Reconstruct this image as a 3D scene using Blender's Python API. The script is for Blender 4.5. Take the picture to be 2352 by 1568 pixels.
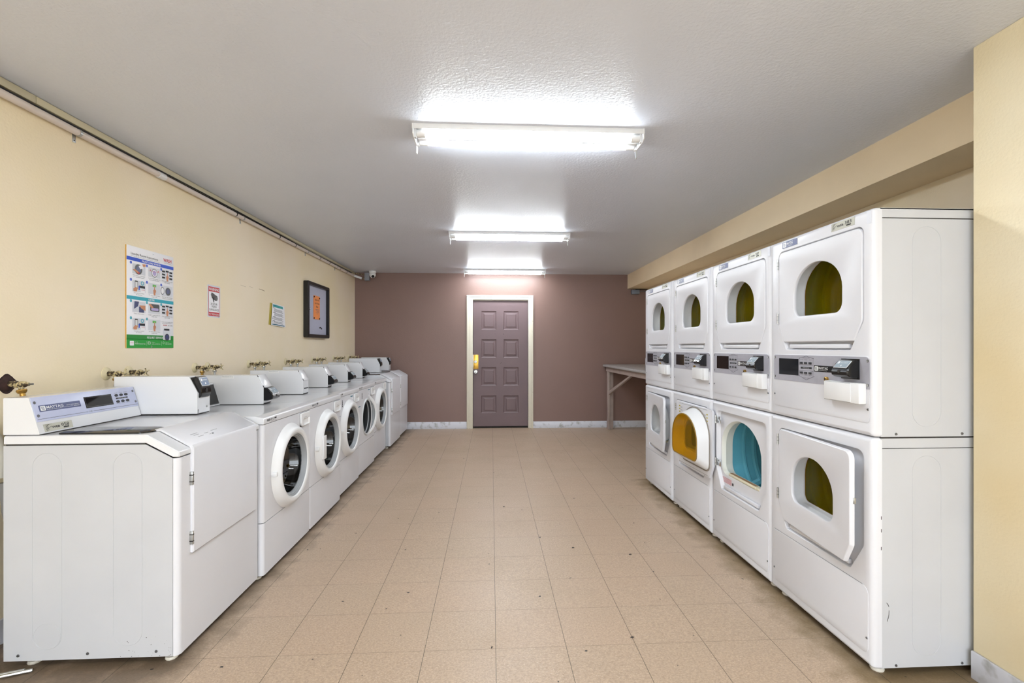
import bpy, bmesh, math, random
from mathutils import Vector as V, Matrix
from mathutils.geometry import tessellate_polygon
random.seed(4)
for o in list(bpy.data.objects): bpy.data.objects.remove(o, do_unlink=True)
scene = bpy.context.scene
COL = scene.collection
PI = math.pi

# ------------------------------------------------------------------ camera, sky, exposure
cam_d = bpy.data.cameras.new('camera'); cam = bpy.data.objects.new('camera', cam_d); COL.objects.link(cam)
cam.location = (0, 0, 1.297); cam.rotation_euler = (PI/2, 0, -0.05378)
cam_d.sensor_width = 36; cam_d.lens = 36*1111.26/2352
cam_d.shift_x = -12.23/2352; cam_d.shift_y = 13.44/2352
cam_d.clip_start = 0.02; cam_d.clip_end = 200
scene.camera = cam
scene.view_settings.view_transform = 'Standard'; scene.view_settings.look = 'None'
scene.view_settings.gamma = 1; scene.view_settings.use_curve_mapping = False
scene.view_settings.exposure = 0.30
TUBE = 54.0          # brightness of the fluorescent tubes
SKY = 7.5            # overcast daylight through the open front of the room
world = bpy.data.worlds.new('overcast sky'); scene.world = world; world.use_nodes = True
bg = world.node_tree.nodes['Background']; bg.inputs['Color'].default_value = (0.86, 0.93, 1.0, 1); bg.inputs['Strength'].default_value = SKY

# ------------------------------------------------------------------ materials
def lin(c):
    if isinstance(c, str): c = tuple(int(c[i:i+2], 16)/255 for i in (0, 2, 4))
    return tuple(x/12.92 if x <= .04045 else ((x+.055)/1.055)**2.4 for x in c)
def mat(name, col, rough=.5, metal=0, bump=0, bscale=100, bdist=.002, mott=0, mscale=8, spec=.5, coat=0, mcol=None, mdetail=3, lo=.35, hi=.7):
    m = bpy.data.materials.new(name); m.use_nodes = True
    nt = m.node_tree; N = nt.nodes; L = nt.links; b = N['Principled BSDF']
    c = lin(col); b.inputs['Base Color'].default_value = (*c, 1)
    b.inputs['Roughness'].default_value = rough; b.inputs['Metallic'].default_value = metal
    b.inputs['Specular IOR Level'].default_value = spec; b.inputs['Coat Weight'].default_value = coat
    b.inputs['Coat Roughness'].default_value = .08
    tc = N.new('ShaderNodeTexCoord')
    if mott or mcol:
        n = N.new('ShaderNodeTexNoise'); n.inputs['Scale'].default_value = mscale; n.inputs['Detail'].default_value = mdetail
        L.new(tc.outputs['Object'], n.inputs['Vector'])
        r = N.new('ShaderNodeMapRange'); r.inputs[1].default_value = lo; r.inputs[2].default_value = hi
        L.new(n.outputs[0], r.inputs[0])
        x = N.new('ShaderNodeMix'); x.data_type = 'RGBA'
        x.inputs[6].default_value = (*c, 1)
        c2 = lin(mcol) if mcol else tuple(v*(1-mott) for v in c)
        x.inputs[7].default_value = (*c2, 1)
        L.new(r.outputs[0], x.inputs[0]); L.new(x.outputs[2], b.inputs['Base Color'])
    if bump:
        n = N.new('ShaderNodeTexNoise'); n.inputs['Scale'].default_value = bscale; n.inputs['Detail'].default_value = 2
        L.new(tc.outputs['Object'], n.inputs['Vector'])
        bp = N.new('ShaderNodeBump'); bp.inputs['Strength'].default_value = bump; bp.inputs['Distance'].default_value = bdist
        L.new(n.outputs[0], bp.inputs['Height']); L.new(bp.outputs[0], b.inputs['Normal'])
    return m
def emis(name, col, s):
    m = bpy.data.materials.new(name); m.use_nodes = True; nt = m.node_tree
    e = nt.nodes.new('ShaderNodeEmission'); e.inputs[0].default_value = (*col, 1); e.inputs[1].default_value = s
    nt.links.new(e.outputs[0], nt.nodes['Material Output'].inputs[0]); return m
def pane(name, tint, gloss=.12, rough=.04, gk=.55, body=None):
    """thin coloured pane: light passes through tinted, the surface mirrors a little"""
    m = bpy.data.materials.new(name); m.use_nodes = True; nt = m.node_tree; N = nt.nodes; L = nt.links
    t = N.new('ShaderNodeBsdfTransparent'); t.inputs[0].default_value = (*tint, 1)
    g = N.new('ShaderNodeBsdfGlossy'); g.inputs['Roughness'].default_value = rough; g.inputs[0].default_value = (.9, .9, .9, 1)
    f = N.new('ShaderNodeLayerWeight'); f.inputs[0].default_value = .35
    a = N.new('ShaderNodeMath'); a.operation = 'MULTIPLY_ADD'; a.inputs[1].default_value = gk; a.inputs[2].default_value = gloss
    L.new(f.outputs['Facing'], a.inputs[0])
    mx = N.new('ShaderNodeMixShader'); L.new(a.outputs[0], mx.inputs[0]); L.new(t.outputs[0], mx.inputs[1]); L.new(g.outputs[0], mx.inputs[2])
    if body:
        d = N.new('ShaderNodeBsdfTranslucent'); d.inputs[0].default_value = (*body, 1); d2 = N.new('ShaderNodeBsdfDiffuse'); d2.inputs[0].default_value = (*body, 1)
        m1 = N.new('ShaderNodeMixShader'); m1.inputs[0].default_value = .5; L.new(d.outputs[0], m1.inputs[1]); L.new(d2.outputs[0], m1.inputs[2])
        m2 = N.new('ShaderNodeMixShader'); m2.inputs[0].default_value = .30; L.new(mx.outputs[0], m2.inputs[1]); L.new(m1.outputs[0], m2.inputs[2]); mx = m2
    L.new(mx.outputs[0], N['Material Output'].inputs[0]); return m

ENAM = mat('white enamel', 'd6d6db', .32, mott=.03, mscale=3)
ENAM2 = mat('white enamel paint', 'dadbdf', .22, coat=.3)
SIDE = mat('off white side panel enamel', 'bebfc3', .38, mott=.05, mscale=4)
GAP = mat('dark panel gap', '2b2725', .8)
WHITE = mat('white plastic', 'dfdfe0', .35)
GREYP = mat('silver grey control plate', 'a2a1aa', .38, mott=.08, mscale=30)
BLUEP = mat('pale blue control plate', 'b9bed8', .3, mott=.05, mscale=20)
BLACK = mat('black plastic', '0b0b0d', .22)
SCREEN = mat('black display', '050507', .08)
BTN = mat('dark button', '202227', .4)
INK = mat('black ink', '17171b', .6)
GREYINK = mat('grey ink', '6d6d70', .6)
DKGREY = mat('dark grey plastic', '3a3b3e', .4)
STICK = mat('grey blue reader label', '8b98a2', .4)
STICKD = mat('slate reader label', '5b6b86', .4)
TAG = mat('aluminium property tag', 'b5b3a6', .4, metal=.2)
NAVY = mat('navy badge', '3b4372', .35, mott=.2, mscale=40)
STEEL = mat('brushed steel', 'b9bab8', .3, metal=.9)
CHROME = mat('chrome', 'd5d8da', .12, metal=1)
SCREWM = mat('dull screw metal', '77777a', .4, metal=.8)
BRASS = mat('brass', 'b08a45', .35, metal=.8, mott=.3, mscale=60)
BRASSP = mat('polished brass plate', 'dcae4a', .28, metal=.7)
OLDBR = mat('paint flecked old brass', 'c9b98d', .5, metal=.25, mcol='43362a', mscale=70, lo=.44, hi=.56)
CREAMP = mat('cream painted metal', 'd8cba6', .45)
CREAM = mat('cream painted wall', 'f4e5cc', .55, bump=.35, bscale=90, bdist=.003, mcol='efdfb8', mscale=1.1)
CREAMR = mat('warm cream painted wall', 'f4e9cc', .55, bump=.3, bscale=90, bdist=.003, mcol='e9d3a2', mscale=1.1)
TAN = mat('tan painted soffit', 'f2dcb8', .5, bump=.3, bscale=90, bdist=.003, mott=.08, mscale=2)
BROWN = mat('taupe brown painted wall', '7d6259', .45, bump=.35, bscale=90, bdist=.003, mott=.06, mscale=1.5)
BROWND = mat('taupe brown door paint', '6a5658', .5, mott=.08, mscale=4)
CEIL = mat('semi gloss ceiling paint', 'dde2ee', .36, bump=.5, bscale=75, bdist=.004, mott=.03, mscale=1.5, coat=0)
BASE = mat('scuffed white baseboard', 'cfd0d8', .5, mcol='9b9a98', mscale=14, lo=.55, hi=.75)
TRIMW = mat('white painted door casing', 'e6e5e0', .4, mott=.05, mscale=5)
TRIMY = mat('yellowed painted casing', 'd6cfbd', .45, mcol='9d8c6e', mscale=30, lo=.66, hi=.8)
RUBBER = mat('grey rubber gasket', '9a9da0', .45)
RUBL = mat('light gasket', 'c8cacc', .35)
GASK = mat('felt grey gasket', '8b837a', .8)
DRUMS = mat('washer drum steel', '3e4043', .3, metal=.9)
TEAL = mat('teal dryer drum enamel', '62acbf', .3, mott=.1, mscale=3)
TEALB = mat('grey blue drum back', '6a8c9b', .4)
TUBW = mat('cream tub enamel', 'd9dad2', .45)
AMBER = pane('amber door pane', (1.0, .64, .0), .01, .08, .12, (.46, .28, .0))
DGLASS = pane('smoked washer door glass', (.045, .05, .062), .05, .03, .30)
CGLASS = pane('clear washer door bowl', (.55, .57, .58), .16, .05)
LABY = mat('yellow warning label ink', 'b9a63a', .5)
REDI = mat('red ink', 'c4252f', .5)
PAPER = mat('white paper', 'f3f2f7', .6)
PANEL = mat('pale lavender board', 'b6b8cc', .6, mott=.03, mscale=60)
ORANGE = mat('orange paper', 'f09350', .6)
TEALI = mat('teal ink', '2f9a9c', .6)
TEALD = mat('dark teal ink', '0f5f74', .6)
BLUEI = mat('blue ink', '1449c4', .5)
CYANI = mat('cyan ink', '1fa3b8', .5)
GREENI = mat('green ink', '1f9a35', .5)
GREEND = mat('deep green ink', '178329', .5)
LIME = mat('bright green ink', '55b53a', .5)
SKIN = mat('printed hand colour', 'c98a68', .6)
PALE = mat('pale grey print', 'd6d8e0', .6)
PURP = mat('lilac print', 'b7a9d6', .6)
BFRAME = mat('black frame', '08080a', .3)
CABLE = mat('black cable', '15120f', .6)
PIPEW = mat('pinkish white pipe paint', 'd9cdc4', .4)
RACE = mat('cream raceway', 'c9c0a2', .45)
LINTW = mat('cream lint screen', 'd8d0b8', .6)
WOODT = mat('weathered taupe painted wood', 'a29189', .6, bump=.3, bscale=40, mott=.15, mscale=10)
HOSE = mat('grey hose', '7e7b78', .55)
HOSEB = mat('black hose', '191714', .5)
PVC = mat('off white drain pipe', 'd8d3c8', .4)
YEL = mat('yellow cord', 'd6b31c', .5)
RUST = mat('rusty opening', '3a2420', .9, mott=.5, mscale=60)
LEDW = emis('fluorescent tube glow', (.88, .95, 1.0), TUBE)

def counter_mat():
    m = mat('speckled grey laminate', 'b7b4b2', .3, mcol='5b5755', mscale=160, mdetail=2, lo=.5, hi=.62); return m
LAM = counter_mat()

def floor_mat():
    m = bpy.data.materials.new('beige vinyl tile'); m.use_nodes = True
    nt = m.node_tree; N = nt.nodes; L = nt.links; b = N['Principled BSDF']
    g = N.new('ShaderNodeNewGeometry'); sp = N.new('ShaderNodeSeparateXYZ'); L.new(g.outputs['Position'], sp.inputs[0])
    def M(op, a, bb=None, cc=None):
        n = N.new('ShaderNodeMath'); n.operation = op
        for i, x in enumerate((a, bb, cc)):
            if x is None: continue
            if isinstance(x, (int, float)): n.inputs[i].default_value = x
            else: L.new(x, n.inputs[i])
        return n.outputs[0]
    T = .3048
    tx = M('DIVIDE', M('SUBTRACT', sp.outputs[0], .0195), T); ty = M('DIVIDE', M('SUBTRACT', sp.outputs[1], 2.0852), T)
    fx = M('ABSOLUTE', M('SUBTRACT', M('FRACT', tx), .5)); fy = M('ABSOLUTE', M('SUBTRACT', M('FRACT', ty), .5))
    lx = M('GREATER_THAN', fx, .5-.0042); ly = M('GREATER_THAN', fy, .5-.0032)
    # per tile tone
    cb = N.new('ShaderNodeCombineXYZ'); L.new(M('FLOOR', tx), cb.inputs[0]); L.new(M('FLOOR', ty), cb.inputs[1])
    wn = N.new('ShaderNodeTexWhiteNoise'); L.new(cb.outputs[0], wn.inputs[0])
    mp = N.new('ShaderNodeVectorMath'); mp.operation = 'MULTIPLY'; mp.inputs[1].default_value = (1, 1.3, 1); L.new(g.outputs['Position'], mp.inputs[0])
    off = N.new('ShaderNodeVectorMath'); off.operation = 'MULTIPLY_ADD'; off.inputs[1].default_value = (3, 5, 2)
    L.new(wn.outputs['Color'], off.inputs[0]); L.new(mp.outputs[0], off.inputs[2])
    n1 = N.new('ShaderNodeTexNoise'); n1.inputs['Scale'].default_value = 105; n1.inputs['Detail'].default_value = 5; L.new(off.outputs[0], n1.inputs['Vector'])
    n2 = N.new('ShaderNodeTexNoise'); n2.inputs['Scale'].default_value = 190; n2.inputs['Detail'].default_value = 2; L.new(off.outputs[0], n2.inputs['Vector'])
    n3 = N.new('ShaderNodeTexNoise'); n3.inputs['Scale'].default_value = 2.2; n3.inputs['Detail'].default_value = 6; L.new(g.outputs['Position'], n3.inputs['Vector'])
    r1 = N.new('ShaderNodeValToRGB'); r1.color_ramp.elements[0].position = .3; r1.color_ramp.elements[1].position = .72
    r1.color_ramp.elements[0].color = (*lin('a28d79'), 1); r1.color_ramp.elements[1].color = (*lin('bda68f'), 1); L.new(n1.outputs[0], r1.inputs[0])
    def mix(f, a, c2):
        x = N.new('ShaderNodeMix'); x.data_type = 'RGBA'; L.new(f, x.inputs[0]); L.new(a, x.inputs[6]); x.inputs[7].default_value = (*lin(c2), 1); return x.outputs[2]
    flecks = M('GREATER_THAN', n2.outputs[0], .655)
    c = mix(M('MULTIPLY', flecks, .55), r1.outputs[0], '93795c')
    c = mix(M('MULTIPLY', M('LESS_THAN', n2.outputs[0], .355), .5), c, 'd3c2b0')
    c = mix(M('MULTIPLY', M('GREATER_THAN', wn.outputs['Value'], .5), .10), c, 'b89a84')
    c = mix(M('MULTIPLY', M('SMOOTH_MIN', M('MAXIMUM', M('SUBTRACT', n3.outputs[0], .5), 0), .2, .01), 1.2), c, 'a4927c')
    # grime along the machines, with ragged edges, and their contact shade painted in
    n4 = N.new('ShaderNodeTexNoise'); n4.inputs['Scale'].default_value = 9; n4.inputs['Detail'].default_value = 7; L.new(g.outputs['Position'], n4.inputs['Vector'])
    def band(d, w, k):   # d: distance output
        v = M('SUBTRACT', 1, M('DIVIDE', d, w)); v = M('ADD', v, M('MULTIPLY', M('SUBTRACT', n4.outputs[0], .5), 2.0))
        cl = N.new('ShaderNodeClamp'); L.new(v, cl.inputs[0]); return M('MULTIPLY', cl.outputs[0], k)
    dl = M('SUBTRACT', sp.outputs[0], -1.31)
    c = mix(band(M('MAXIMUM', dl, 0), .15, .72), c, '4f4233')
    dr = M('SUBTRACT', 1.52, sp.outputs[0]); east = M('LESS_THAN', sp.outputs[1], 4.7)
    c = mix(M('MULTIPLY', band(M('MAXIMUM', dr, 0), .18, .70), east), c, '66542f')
    n5 = N.new('ShaderNodeTexNoise'); n5.inputs['Scale'].default_value = 26; n5.inputs['Detail'].default_value = 1; L.new(g.outputs['Position'], n5.inputs['Vector'])
    c = mix(M('GREATER_THAN', n5.outputs[0], .785), c, '2e2a26')
    c = mix(M('MULTIPLY', ly, .62), c, '594c40'); c = mix(M('MULTIPLY', lx, .8), c, '3c342c')
    L.new(c, b.inputs['Base Color']); b.inputs['Roughness'].default_value = .42
    rr = M('MULTIPLY_ADD', n3.outputs[0], .3, .28); L.new(rr, b.inputs['Roughness'])
    b.inputs['Specular IOR Level'].default_value = .4
    h = M('SUBTRACT', M('MULTIPLY', n1.outputs[0], .25), M('MAXIMUM', lx, ly))
    bp = N.new('ShaderNodeBump'); bp.inputs['Strength'].default_value = .25; bp.inputs['Distance'].default_value = .001; L.new(h, bp.inputs['Height']); L.new(bp.outputs[0], b.inputs['Normal'])
    return m
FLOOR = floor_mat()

# ------------------------------------------------------------------ mesh helpers
X_, Y_, Z_ = V((1, 0, 0)), V((0, 1, 0)), V((0, 0, 1))
class Fr:                       # a drawing frame: origin, right, up; n = right x up points away from the surface
    def __init__(s, o, r, u): s.o = V(o); s.r = V(r).normalized(); s.u = V(u).normalized(); s.n = s.r.cross(s.u)
    def __call__(s, a, b, c=0): return s.o + s.r*a + s.u*b + s.n*c
    def at(s, a, b, c=0): f = Fr(s(a, b, c), s.r, s.u); return f
_tc = {}
def text_geo(body, bold):
    k = (body, bold)
    if k in _tc: return _tc[k]
    cu = bpy.data.curves.new('t', 'FONT'); cu.body = body; cu.size = 1; cu.resolution_u = 2; cu.offset = bold
    ob = bpy.data.objects.new('t', cu); COL.objects.link(ob)
    bpy.context.view_layer.update()
    ev = ob.evaluated_get(bpy.context.evaluated_depsgraph_get()); me = ev.to_mesh()
    vs = [v.co.copy() for v in me.vertices]; fs = [tuple(p.vertices) for p in me.polygons]
    ev.to_mesh_clear(); bpy.data.objects.remove(ob); bpy.data.curves.remove(cu)
    x0 = min([v.x for v in vs] or [0]); x1 = max([v.x for v in vs] or [1]); y1 = .72
    _tc[k] = (vs, fs, x0, x1); return _tc[k]
def offset_poly(p, d):
    n = len(p); out = []
    for i in range(n):
        a, b, c = V(p[i-1]), V(p[i]), V(p[(i+1) % n])
        e1 = (b-a).normalized(); e2 = (c-b).normalized()
        n1 = V((-e1.y, e1.x)); n2 = V((-e2.y, e2.x))
        k = 1+n1.dot(n2)
        out.append(b+(n1+n2)*(d/k))
    return out
def rpoly(p, r, inset=0, seg=4):      # counter-clockwise polygon, inset and with rounded corners
    q = offset_poly([V(x) for x in p], inset); n = len(q); out = []
    rs = r if isinstance(r, (list, tuple)) else [r]*n
    for i in range(n):
        a, b, c = q[i-1], q[i], q[(i+1) % n]; rr = max(.0008, rs[i]-inset)
        d1 = (a-b).normalized(); d2 = (c-b).normalized()
        ang = d1.angle(d2); t = min(rr/math.tan(ang/2), (a-b).length*.48, (c-b).length*.48); rr = t*math.tan(ang/2)
        ctr = b+(d1+d2).normalized()*(rr/math.sin(ang/2))
        s = b+d1*t-ctr; e = b+d2*t-ctr
        a0 = math.atan2(s.y, s.x); a1 = math.atan2(e.y, e.x)
        while a1 < a0: a1 += 2*PI
        if a1-a0 > PI: a0 += 2*PI; a0, a1 = a0, a1
        for k in range(seg+1):
            w = a0+(a1-a0)*k/seg; out.append((ctr.x+rr*math.cos(w), ctr.y+rr*math.sin(w)))
    return out
def rect(a0, b0, a1, b1): return [(a0, b0), (a1, b0), (a1, b1), (a0, b1)]
def dshape(cx, hw, zb, zt, rb=.05, ah=None, inset=0, seg=5, nar=20):    # arch-topped window outline
    hw -= inset; zb += inset; zt -= inset; rb = max(.003, rb-inset)
    ah = hw*.78 if ah is None else ah-inset; zs = zt-ah; p = []
    for k in range(seg+1):
        w = -PI/2+PI/2*k/seg; p.append((cx+hw-rb+rb*math.cos(w), zb+rb+rb*math.sin(w)))
    for k in range(nar+1):
        w = PI*k/nar; p.append((cx+hw*math.cos(w), zs+ah*math.sin(w)))
    for k in range(seg+1):
        w = PI+PI/2*k/seg; p.append((cx-hw+rb+rb*math.cos(w), zb+rb+rb*math.sin(w)))
    return p
class MB:
    def __init__(s): s.v = []; s.f = []; s.m = []; s.mats = []
    def mi(s, m):
        if m not in s.mats: s.mats.append(m)
        return s.mats.index(m)
    def add(s, vs, fs, m):
        b = len(s.v); s.v += [V(x) for x in vs]; k = s.mi(m)
        for f in fs: s.f.append([b+i for i in f]); s.m.append(k)
    def dump(s, bm, m):
        bm.verts.ensure_lookup_table(); bm.verts.index_update()
        s.add([v.co.copy() for v in bm.verts], [[v.index for v in f.verts] for f in bm.faces], m); bm.free()
    def box(s, lo, hi, m, bev=0, seg=2):
        bm = bmesh.new(); bmesh.ops.create_cube(bm, size=1)
        for v in bm.verts: v.co = V([(lo[i]+hi[i])/2+v.co[i]*(hi[i]-lo[i]) for i in range(3)])
        if bev: bmesh.ops.bevel(bm, geom=list(bm.edges), offset=min(bev, min(abs(hi[i]-lo[i]) for i in range(3))*.45), segments=seg, affect='EDGES', profile=.5)
        s.dump(bm, m)
    def fbox(s, fr, a0, b0, c0, a1, b1, c1, m, bev=0):
        bm = bmesh.new(); bmesh.ops.create_cube(bm, size=1)
        for v in bm.verts: v.co = V(((a0+a1)/2+v.co.x*(a1-a0), (b0+b1)/2+v.co.y*(b1-b0), (c0+c1)/2+v.co.z*(c1-c0)))
        if bev: bmesh.ops.bevel(bm, geom=list(bm.edges), offset=bev, segments=2, affect='EDGES', profile=.5)
        for v in bm.verts: v.co = fr(*v.co)
        s.dump(bm, m)
    def loft(s, loops, m, closed=True, caps=(False, False)):
        n = len(loops[0]); vs = [V(p) for l in loops for p in l]; fs = []
        for k in range(len(loops)-1):
            for i in range(n if closed else n-1):
                j = (i+1) % n; fs.append((k*n+i, k*n+j, (k+1)*n+j, (k+1)*n+i))
        if caps[0]: fs.append(list(range(n))[::-1])
        if caps[1]: fs.append([(len(loops)-1)*n+i for i in range(n)])
        s.add(vs, fs, m)
    def holes(s, outer, inners, m):
        ls = [[V(p) for p in outer]]+[[V(p) for p in i] for i in inners]
        s.add([p for l in ls for p in l], [tuple(t) for t in tessellate_polygon(ls)], m)
    def poly(s, fr, p, m, c=0): s.holes([fr(a, b, c) for a, b in p], [], m)
    def prism(s, fr, p, c0, c1, m, ch=0, r=0):
        if ch:
            n = len(p)
            L = [[fr(a, b, c0) for a, b in p], [fr(a, b, c1-(ch if c1 > c0 else -ch)) for a, b in p], [fr(a, b, c1) for a, b in offset_poly(p, ch)]]
        else: L = [[fr(a, b, c0) for a, b in p], [fr(a, b, c1) for a, b in p]]
        s.loft(L, m); s.holes(L[0], [], m); s.holes(L[-1], [], m)
    def disc(s, fr, a, b, r, m, c=0, n=16, rb=None, h=0):
        p = [(a+r*math.cos(2*PI*k/n), b+(rb or r)*math.sin(2*PI*k/n)) for k in range(n)]
        if h: s.prism(fr, p, c, c+h, m)
        else: s.poly(fr, p, m, c)
    def ring(s, fr, a, b, r, w, m, c=0, n=24, rb=None):
        o = [fr(a+r*math.cos(2*PI*k/n), b+(rb or r)*math.sin(2*PI*k/n), c) for k in range(n)]
        i = [fr(a+(r-w)*math.cos(2*PI*k/n), b+((rb or r)-w)*math.sin(2*PI*k/n), c) for k in range(n)]
        s.loft([o, i], m)
    def line(s, fr, p, w, m, c=0, closed=False):
        q = list(p)+([p[0]] if closed else [])
        for (x0, y0), (x1, y1) in zip(q, q[1:]):
            d = V((x1-x0, y1-y0)); 
            if d.length < 1e-6: continue
            d.normalize(); nn = V((-d.y, d.x))*w/2; e = d*w/2
            P = [V((x0, y0))-e-nn, V((x1, y1))+e-nn, V((x1, y1))+e+nn, V((x0, y0))-e+nn]
            s.poly(fr, [(v.x, v.y) for v in P], m, c)
    def tube(s, pts, r, m, n=10, closed=False):
        pts = [V(p) for p in pts]; rs = r if isinstance(r, (list, tuple)) else [r]*len(pts); L = []
        up = None
        for i, p in enumerate(pts):
            if closed: t = pts[(i+1) % len(pts)]-pts[i-1]
            else: t = (pts[min(i+1, len(pts)-1)]-pts[max(i-1, 0)])
            t.normalize()
            if up is None: up = t.orthogonal().normalized()
            up = (up-t*up.dot(t)).normalized(); w = t.cross(up)
            L.append([p+(up*math.cos(2*PI*k/n)+w*math.sin(2*PI*k/n))*rs[i] for k in range(n)])
        if closed: L.append(L[0])
        s.loft(L, m, caps=(not closed, not closed))
    def lathe(s, prof, o, ax, m, n=32):       # prof: (radius, height along ax); m one material or a list per span
        o = V(o); ax = V(ax).normalized(); e = ax.orthogonal().normalized(); w = ax.cross(e)
        L = [[o+ax*h+(e*math.cos(2*PI*k/n)+w*math.sin(2*PI*k/n))*max(r, 1e-4) for k in range(n)] for r, h in prof]
        for i in range(len(L)-1):
            s.loft([L[i], L[i+1]], m[i] if isinstance(m, list) else m)
    def text(s, fr, body, a, b, size, m, c=.0004, align='l', w=None, bold=0, lean=0):
        vs, fs, x0, x1 = text_geo(body, bold); k = size/.72; kx = k
        wid = (x1-x0)*kx
        if w: kx = w/(x1-x0); wid = w
        sh = {'l': 0, 'c': -wid/2, 'r': -wid}[align]
        s.add([fr(a+sh+(v.x-x0)*kx+lean*v.y*k, b+v.y*k, c) for v in vs], fs, m)
    def build(s, name, parent=None, loc=None, angle=32, label=None, bevel=0):
        me = bpy.data.meshes.new(name); me.from_pydata([tuple(v) for v in s.v], [], s.f)
        for m in s.mats: me.materials.append(m)
        me.polygons.foreach_set('material_index', s.m)
        bm = bmesh.new(); bm.from_mesh(me); bmesh.ops.remove_doubles(bm, verts=bm.verts, dist=1e-5)
        bmesh.ops.recalc_face_normals(bm, faces=bm.faces); bm.to_mesh(me); bm.free()
        me.polygons.foreach_set('use_smooth', [True]*len(me.polygons)); me.set_sharp_from_angle(angle=math.radians(angle))
        me.update(); o = bpy.data.objects.new(name, me); COL.objects.link(o)
        if parent: o.parent = parent
        if loc is not None: o.location = loc
        if label: o['label'] = label
        return o
def tag(o, label=None, cat=None, group=None, kind=None):
    if label: o['label'] = label
    if cat: o['category'] = cat
    if group: o['group'] = group
    if kind: o['kind'] = kind
    return o
def thing(name, label, cat, loc=(0, 0, 0), group=None):
    o = bpy.data.objects.new(name, None); COL.objects.link(o); o.location = loc; o.empty_display_size = .1
    return tag(o, label, cat, group)
def dup(root, loc, label, group=None):
    def cp(o, parent):
        c = o.copy(); COL.objects.link(c); c.parent = parent
        for ch in list(o.children): cp(ch, c)
        return c
    r = cp(root, None); r.location = loc; r['label'] = label
    if group: r['group'] = group
    return r
def struct(name, mb, label=None, parent=None, angle=32):
    o = mb.build(name, parent, angle=angle)
    if not parent: tag(o, label, None, None, 'structure')
    return o

# ------------------------------------------------------------------ room shell
XL, XR, XN, YB, YN, H = -2.147, 2.53, 1.892, 7.75, 1.804, 2.475
XS, ZS, YF = 2.21, 2.245, -3.0
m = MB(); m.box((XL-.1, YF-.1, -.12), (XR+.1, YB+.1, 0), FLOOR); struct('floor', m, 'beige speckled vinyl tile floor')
m = MB(); m.box((XL-.1, YF-.1, H), (XR+.1, YB+.1, H+.12), CEIL); struct('ceiling', m, 'white semi gloss textured ceiling')
m = MB(); m.box((XL-.1, YF, 0), (XL, YB, H), CREAM); wl = struct('wall_left', m, 'cream wall behind the washers')
m = MB(); m.box((XR, YN, 0), (XR+.1, YB, H), CREAM); struct('wall_right', m, 'tan wall behind the dryers')
m = MB(); m.box((XN, YF, 0), (XR, YN, H), CREAMR, .004); struct('wall_near_right', m, 'yellow cream wall section beside the nearest dryer')
m = MB(); m.box((XS, YN, ZS), (XR, YB, H), TAN); struct('trim_1', m, 'tan soffit beam along the ceiling above the dryers')
# back wall with the door opening, front wall with an unseen open bay added to let daylight in
DX0, DX1, DZ = -.294, .591, 2.062
m = MB()
m.box((XL, YB, 0), (DX0, YB+.1, H), BROWN); m.box((DX1, YB, 0), (XR, YB+.1, H), BROWN); m.box((DX0, YB, DZ), (DX1, YB+.1, H), BROWN)
struct('wall_back', m, 'taupe brown back wall around the door')
m = MB()
m.box((XL, YF-.1, 0), (-1.9, YF, H), CREAM); m.box((1.7, YF-.1, 0), (XN, YF, H), CREAM); m.box((-1.9, YF-.1, 2.3), (1.7, YF, H), CREAM)
struct('wall_front', m, 'cream wall around the unseen entrance bay added for daylight')
m = MB(); m.box((-14, -24, -.2), (14, YF-.1, -.02), mat('pale concrete', 'b8b4ac', .8, mott=.1)); struct('trim_9', m, 'concrete paving outside the entrance')
def baseb(name, lo, hi, lab):
    m = MB(); m.box(lo, hi, BASE, .003); struct(name, m, lab)
baseb('baseboard_back', (XL, YB-.012, 0), (-.388, YB, .112), 'white baseboard left of the door')
baseb('baseboard_right', (.668, YB-.012, 0), (XR, YB, .108), 'white baseboard right of the door')
baseb('baseboard_near', (XN-.012, YF, 0), (XN, YN-.002, .108), 'white baseboard of the near right wall')
baseb('baseboard_left', (XL, YF, 0), (XL+.012, YB-.013, .108), 'white baseboard behind the washers')
# wall nicks and dried drips
m = MB(); f = Fr((XL, 0, 0), Y_, Z_)
for y, z, l in [(4.27, 1.832, .09), (4.42, 1.838, .07), (4.6, 1.838, .1), (4.66, 1.836, .05)]: m.line(f, [(y, z), (y+l, z-.006)], .0016 if y < 4.5 else .004, mat('wall chip', '8a6a4c', .8), .0006)
struct('trim_3', m, 'hairline crack in the cream wall')
# door: casing, slab with eight raised panels, lock
m = MB(); f = Fr((0, YB, 0), X_, Z_)      # n = X x Z = -Y, towards the room
for s_ in (0, 1):
    xa, xb = (-.391, DX0) if s_ == 0 else (DX1, .672)
    inn = xb if s_ == 0 else xa; out = xa if s_ == 0 else xb; d = 1 if s_ == 0 else -1
    m.fbox(f, min(out, inn), 0, 0, max(out, inn), DZ, .016, TRIMY, .003)
    m.fbox(f, min(out, out+d*.03), 0, .012, max(out, out+d*.03), DZ+.04, .026, TRIMY, .004)
    m.fbox(f, min(inn, inn+d*-.012), 0, -.05, max(inn, inn+d*-.012), DZ, .003, TRIMY)
m.fbox(f, -.391, DZ, 0, .672, DZ+.068, .016, TRIMW, .003); m.fbox(f, -.391, DZ+.04, .012, .672, DZ+.068, .026, TRIMW, .004)
m.fbox(f, DX0, DZ-.012, -.05, DX1, DZ, .001, TRIMY)
struct('trim_2', m, 'white moulded door casing on the brown wall')
m = MB(); m.box((DX0-.06, YB+.101, 0), (DX1+.06, YB+.14, DZ+.06), BROWND); struct('trim_5', m, 'brown backing behind the closed door')  # unseen panel, added to stop sky light leaking round the door
door = MB(); fd = Fr((0, YB+.03, 0), X_, Z_)
W0, W1, Z0, Z1 = DX0+.003, DX1-.003, .032, DZ-.004
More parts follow.
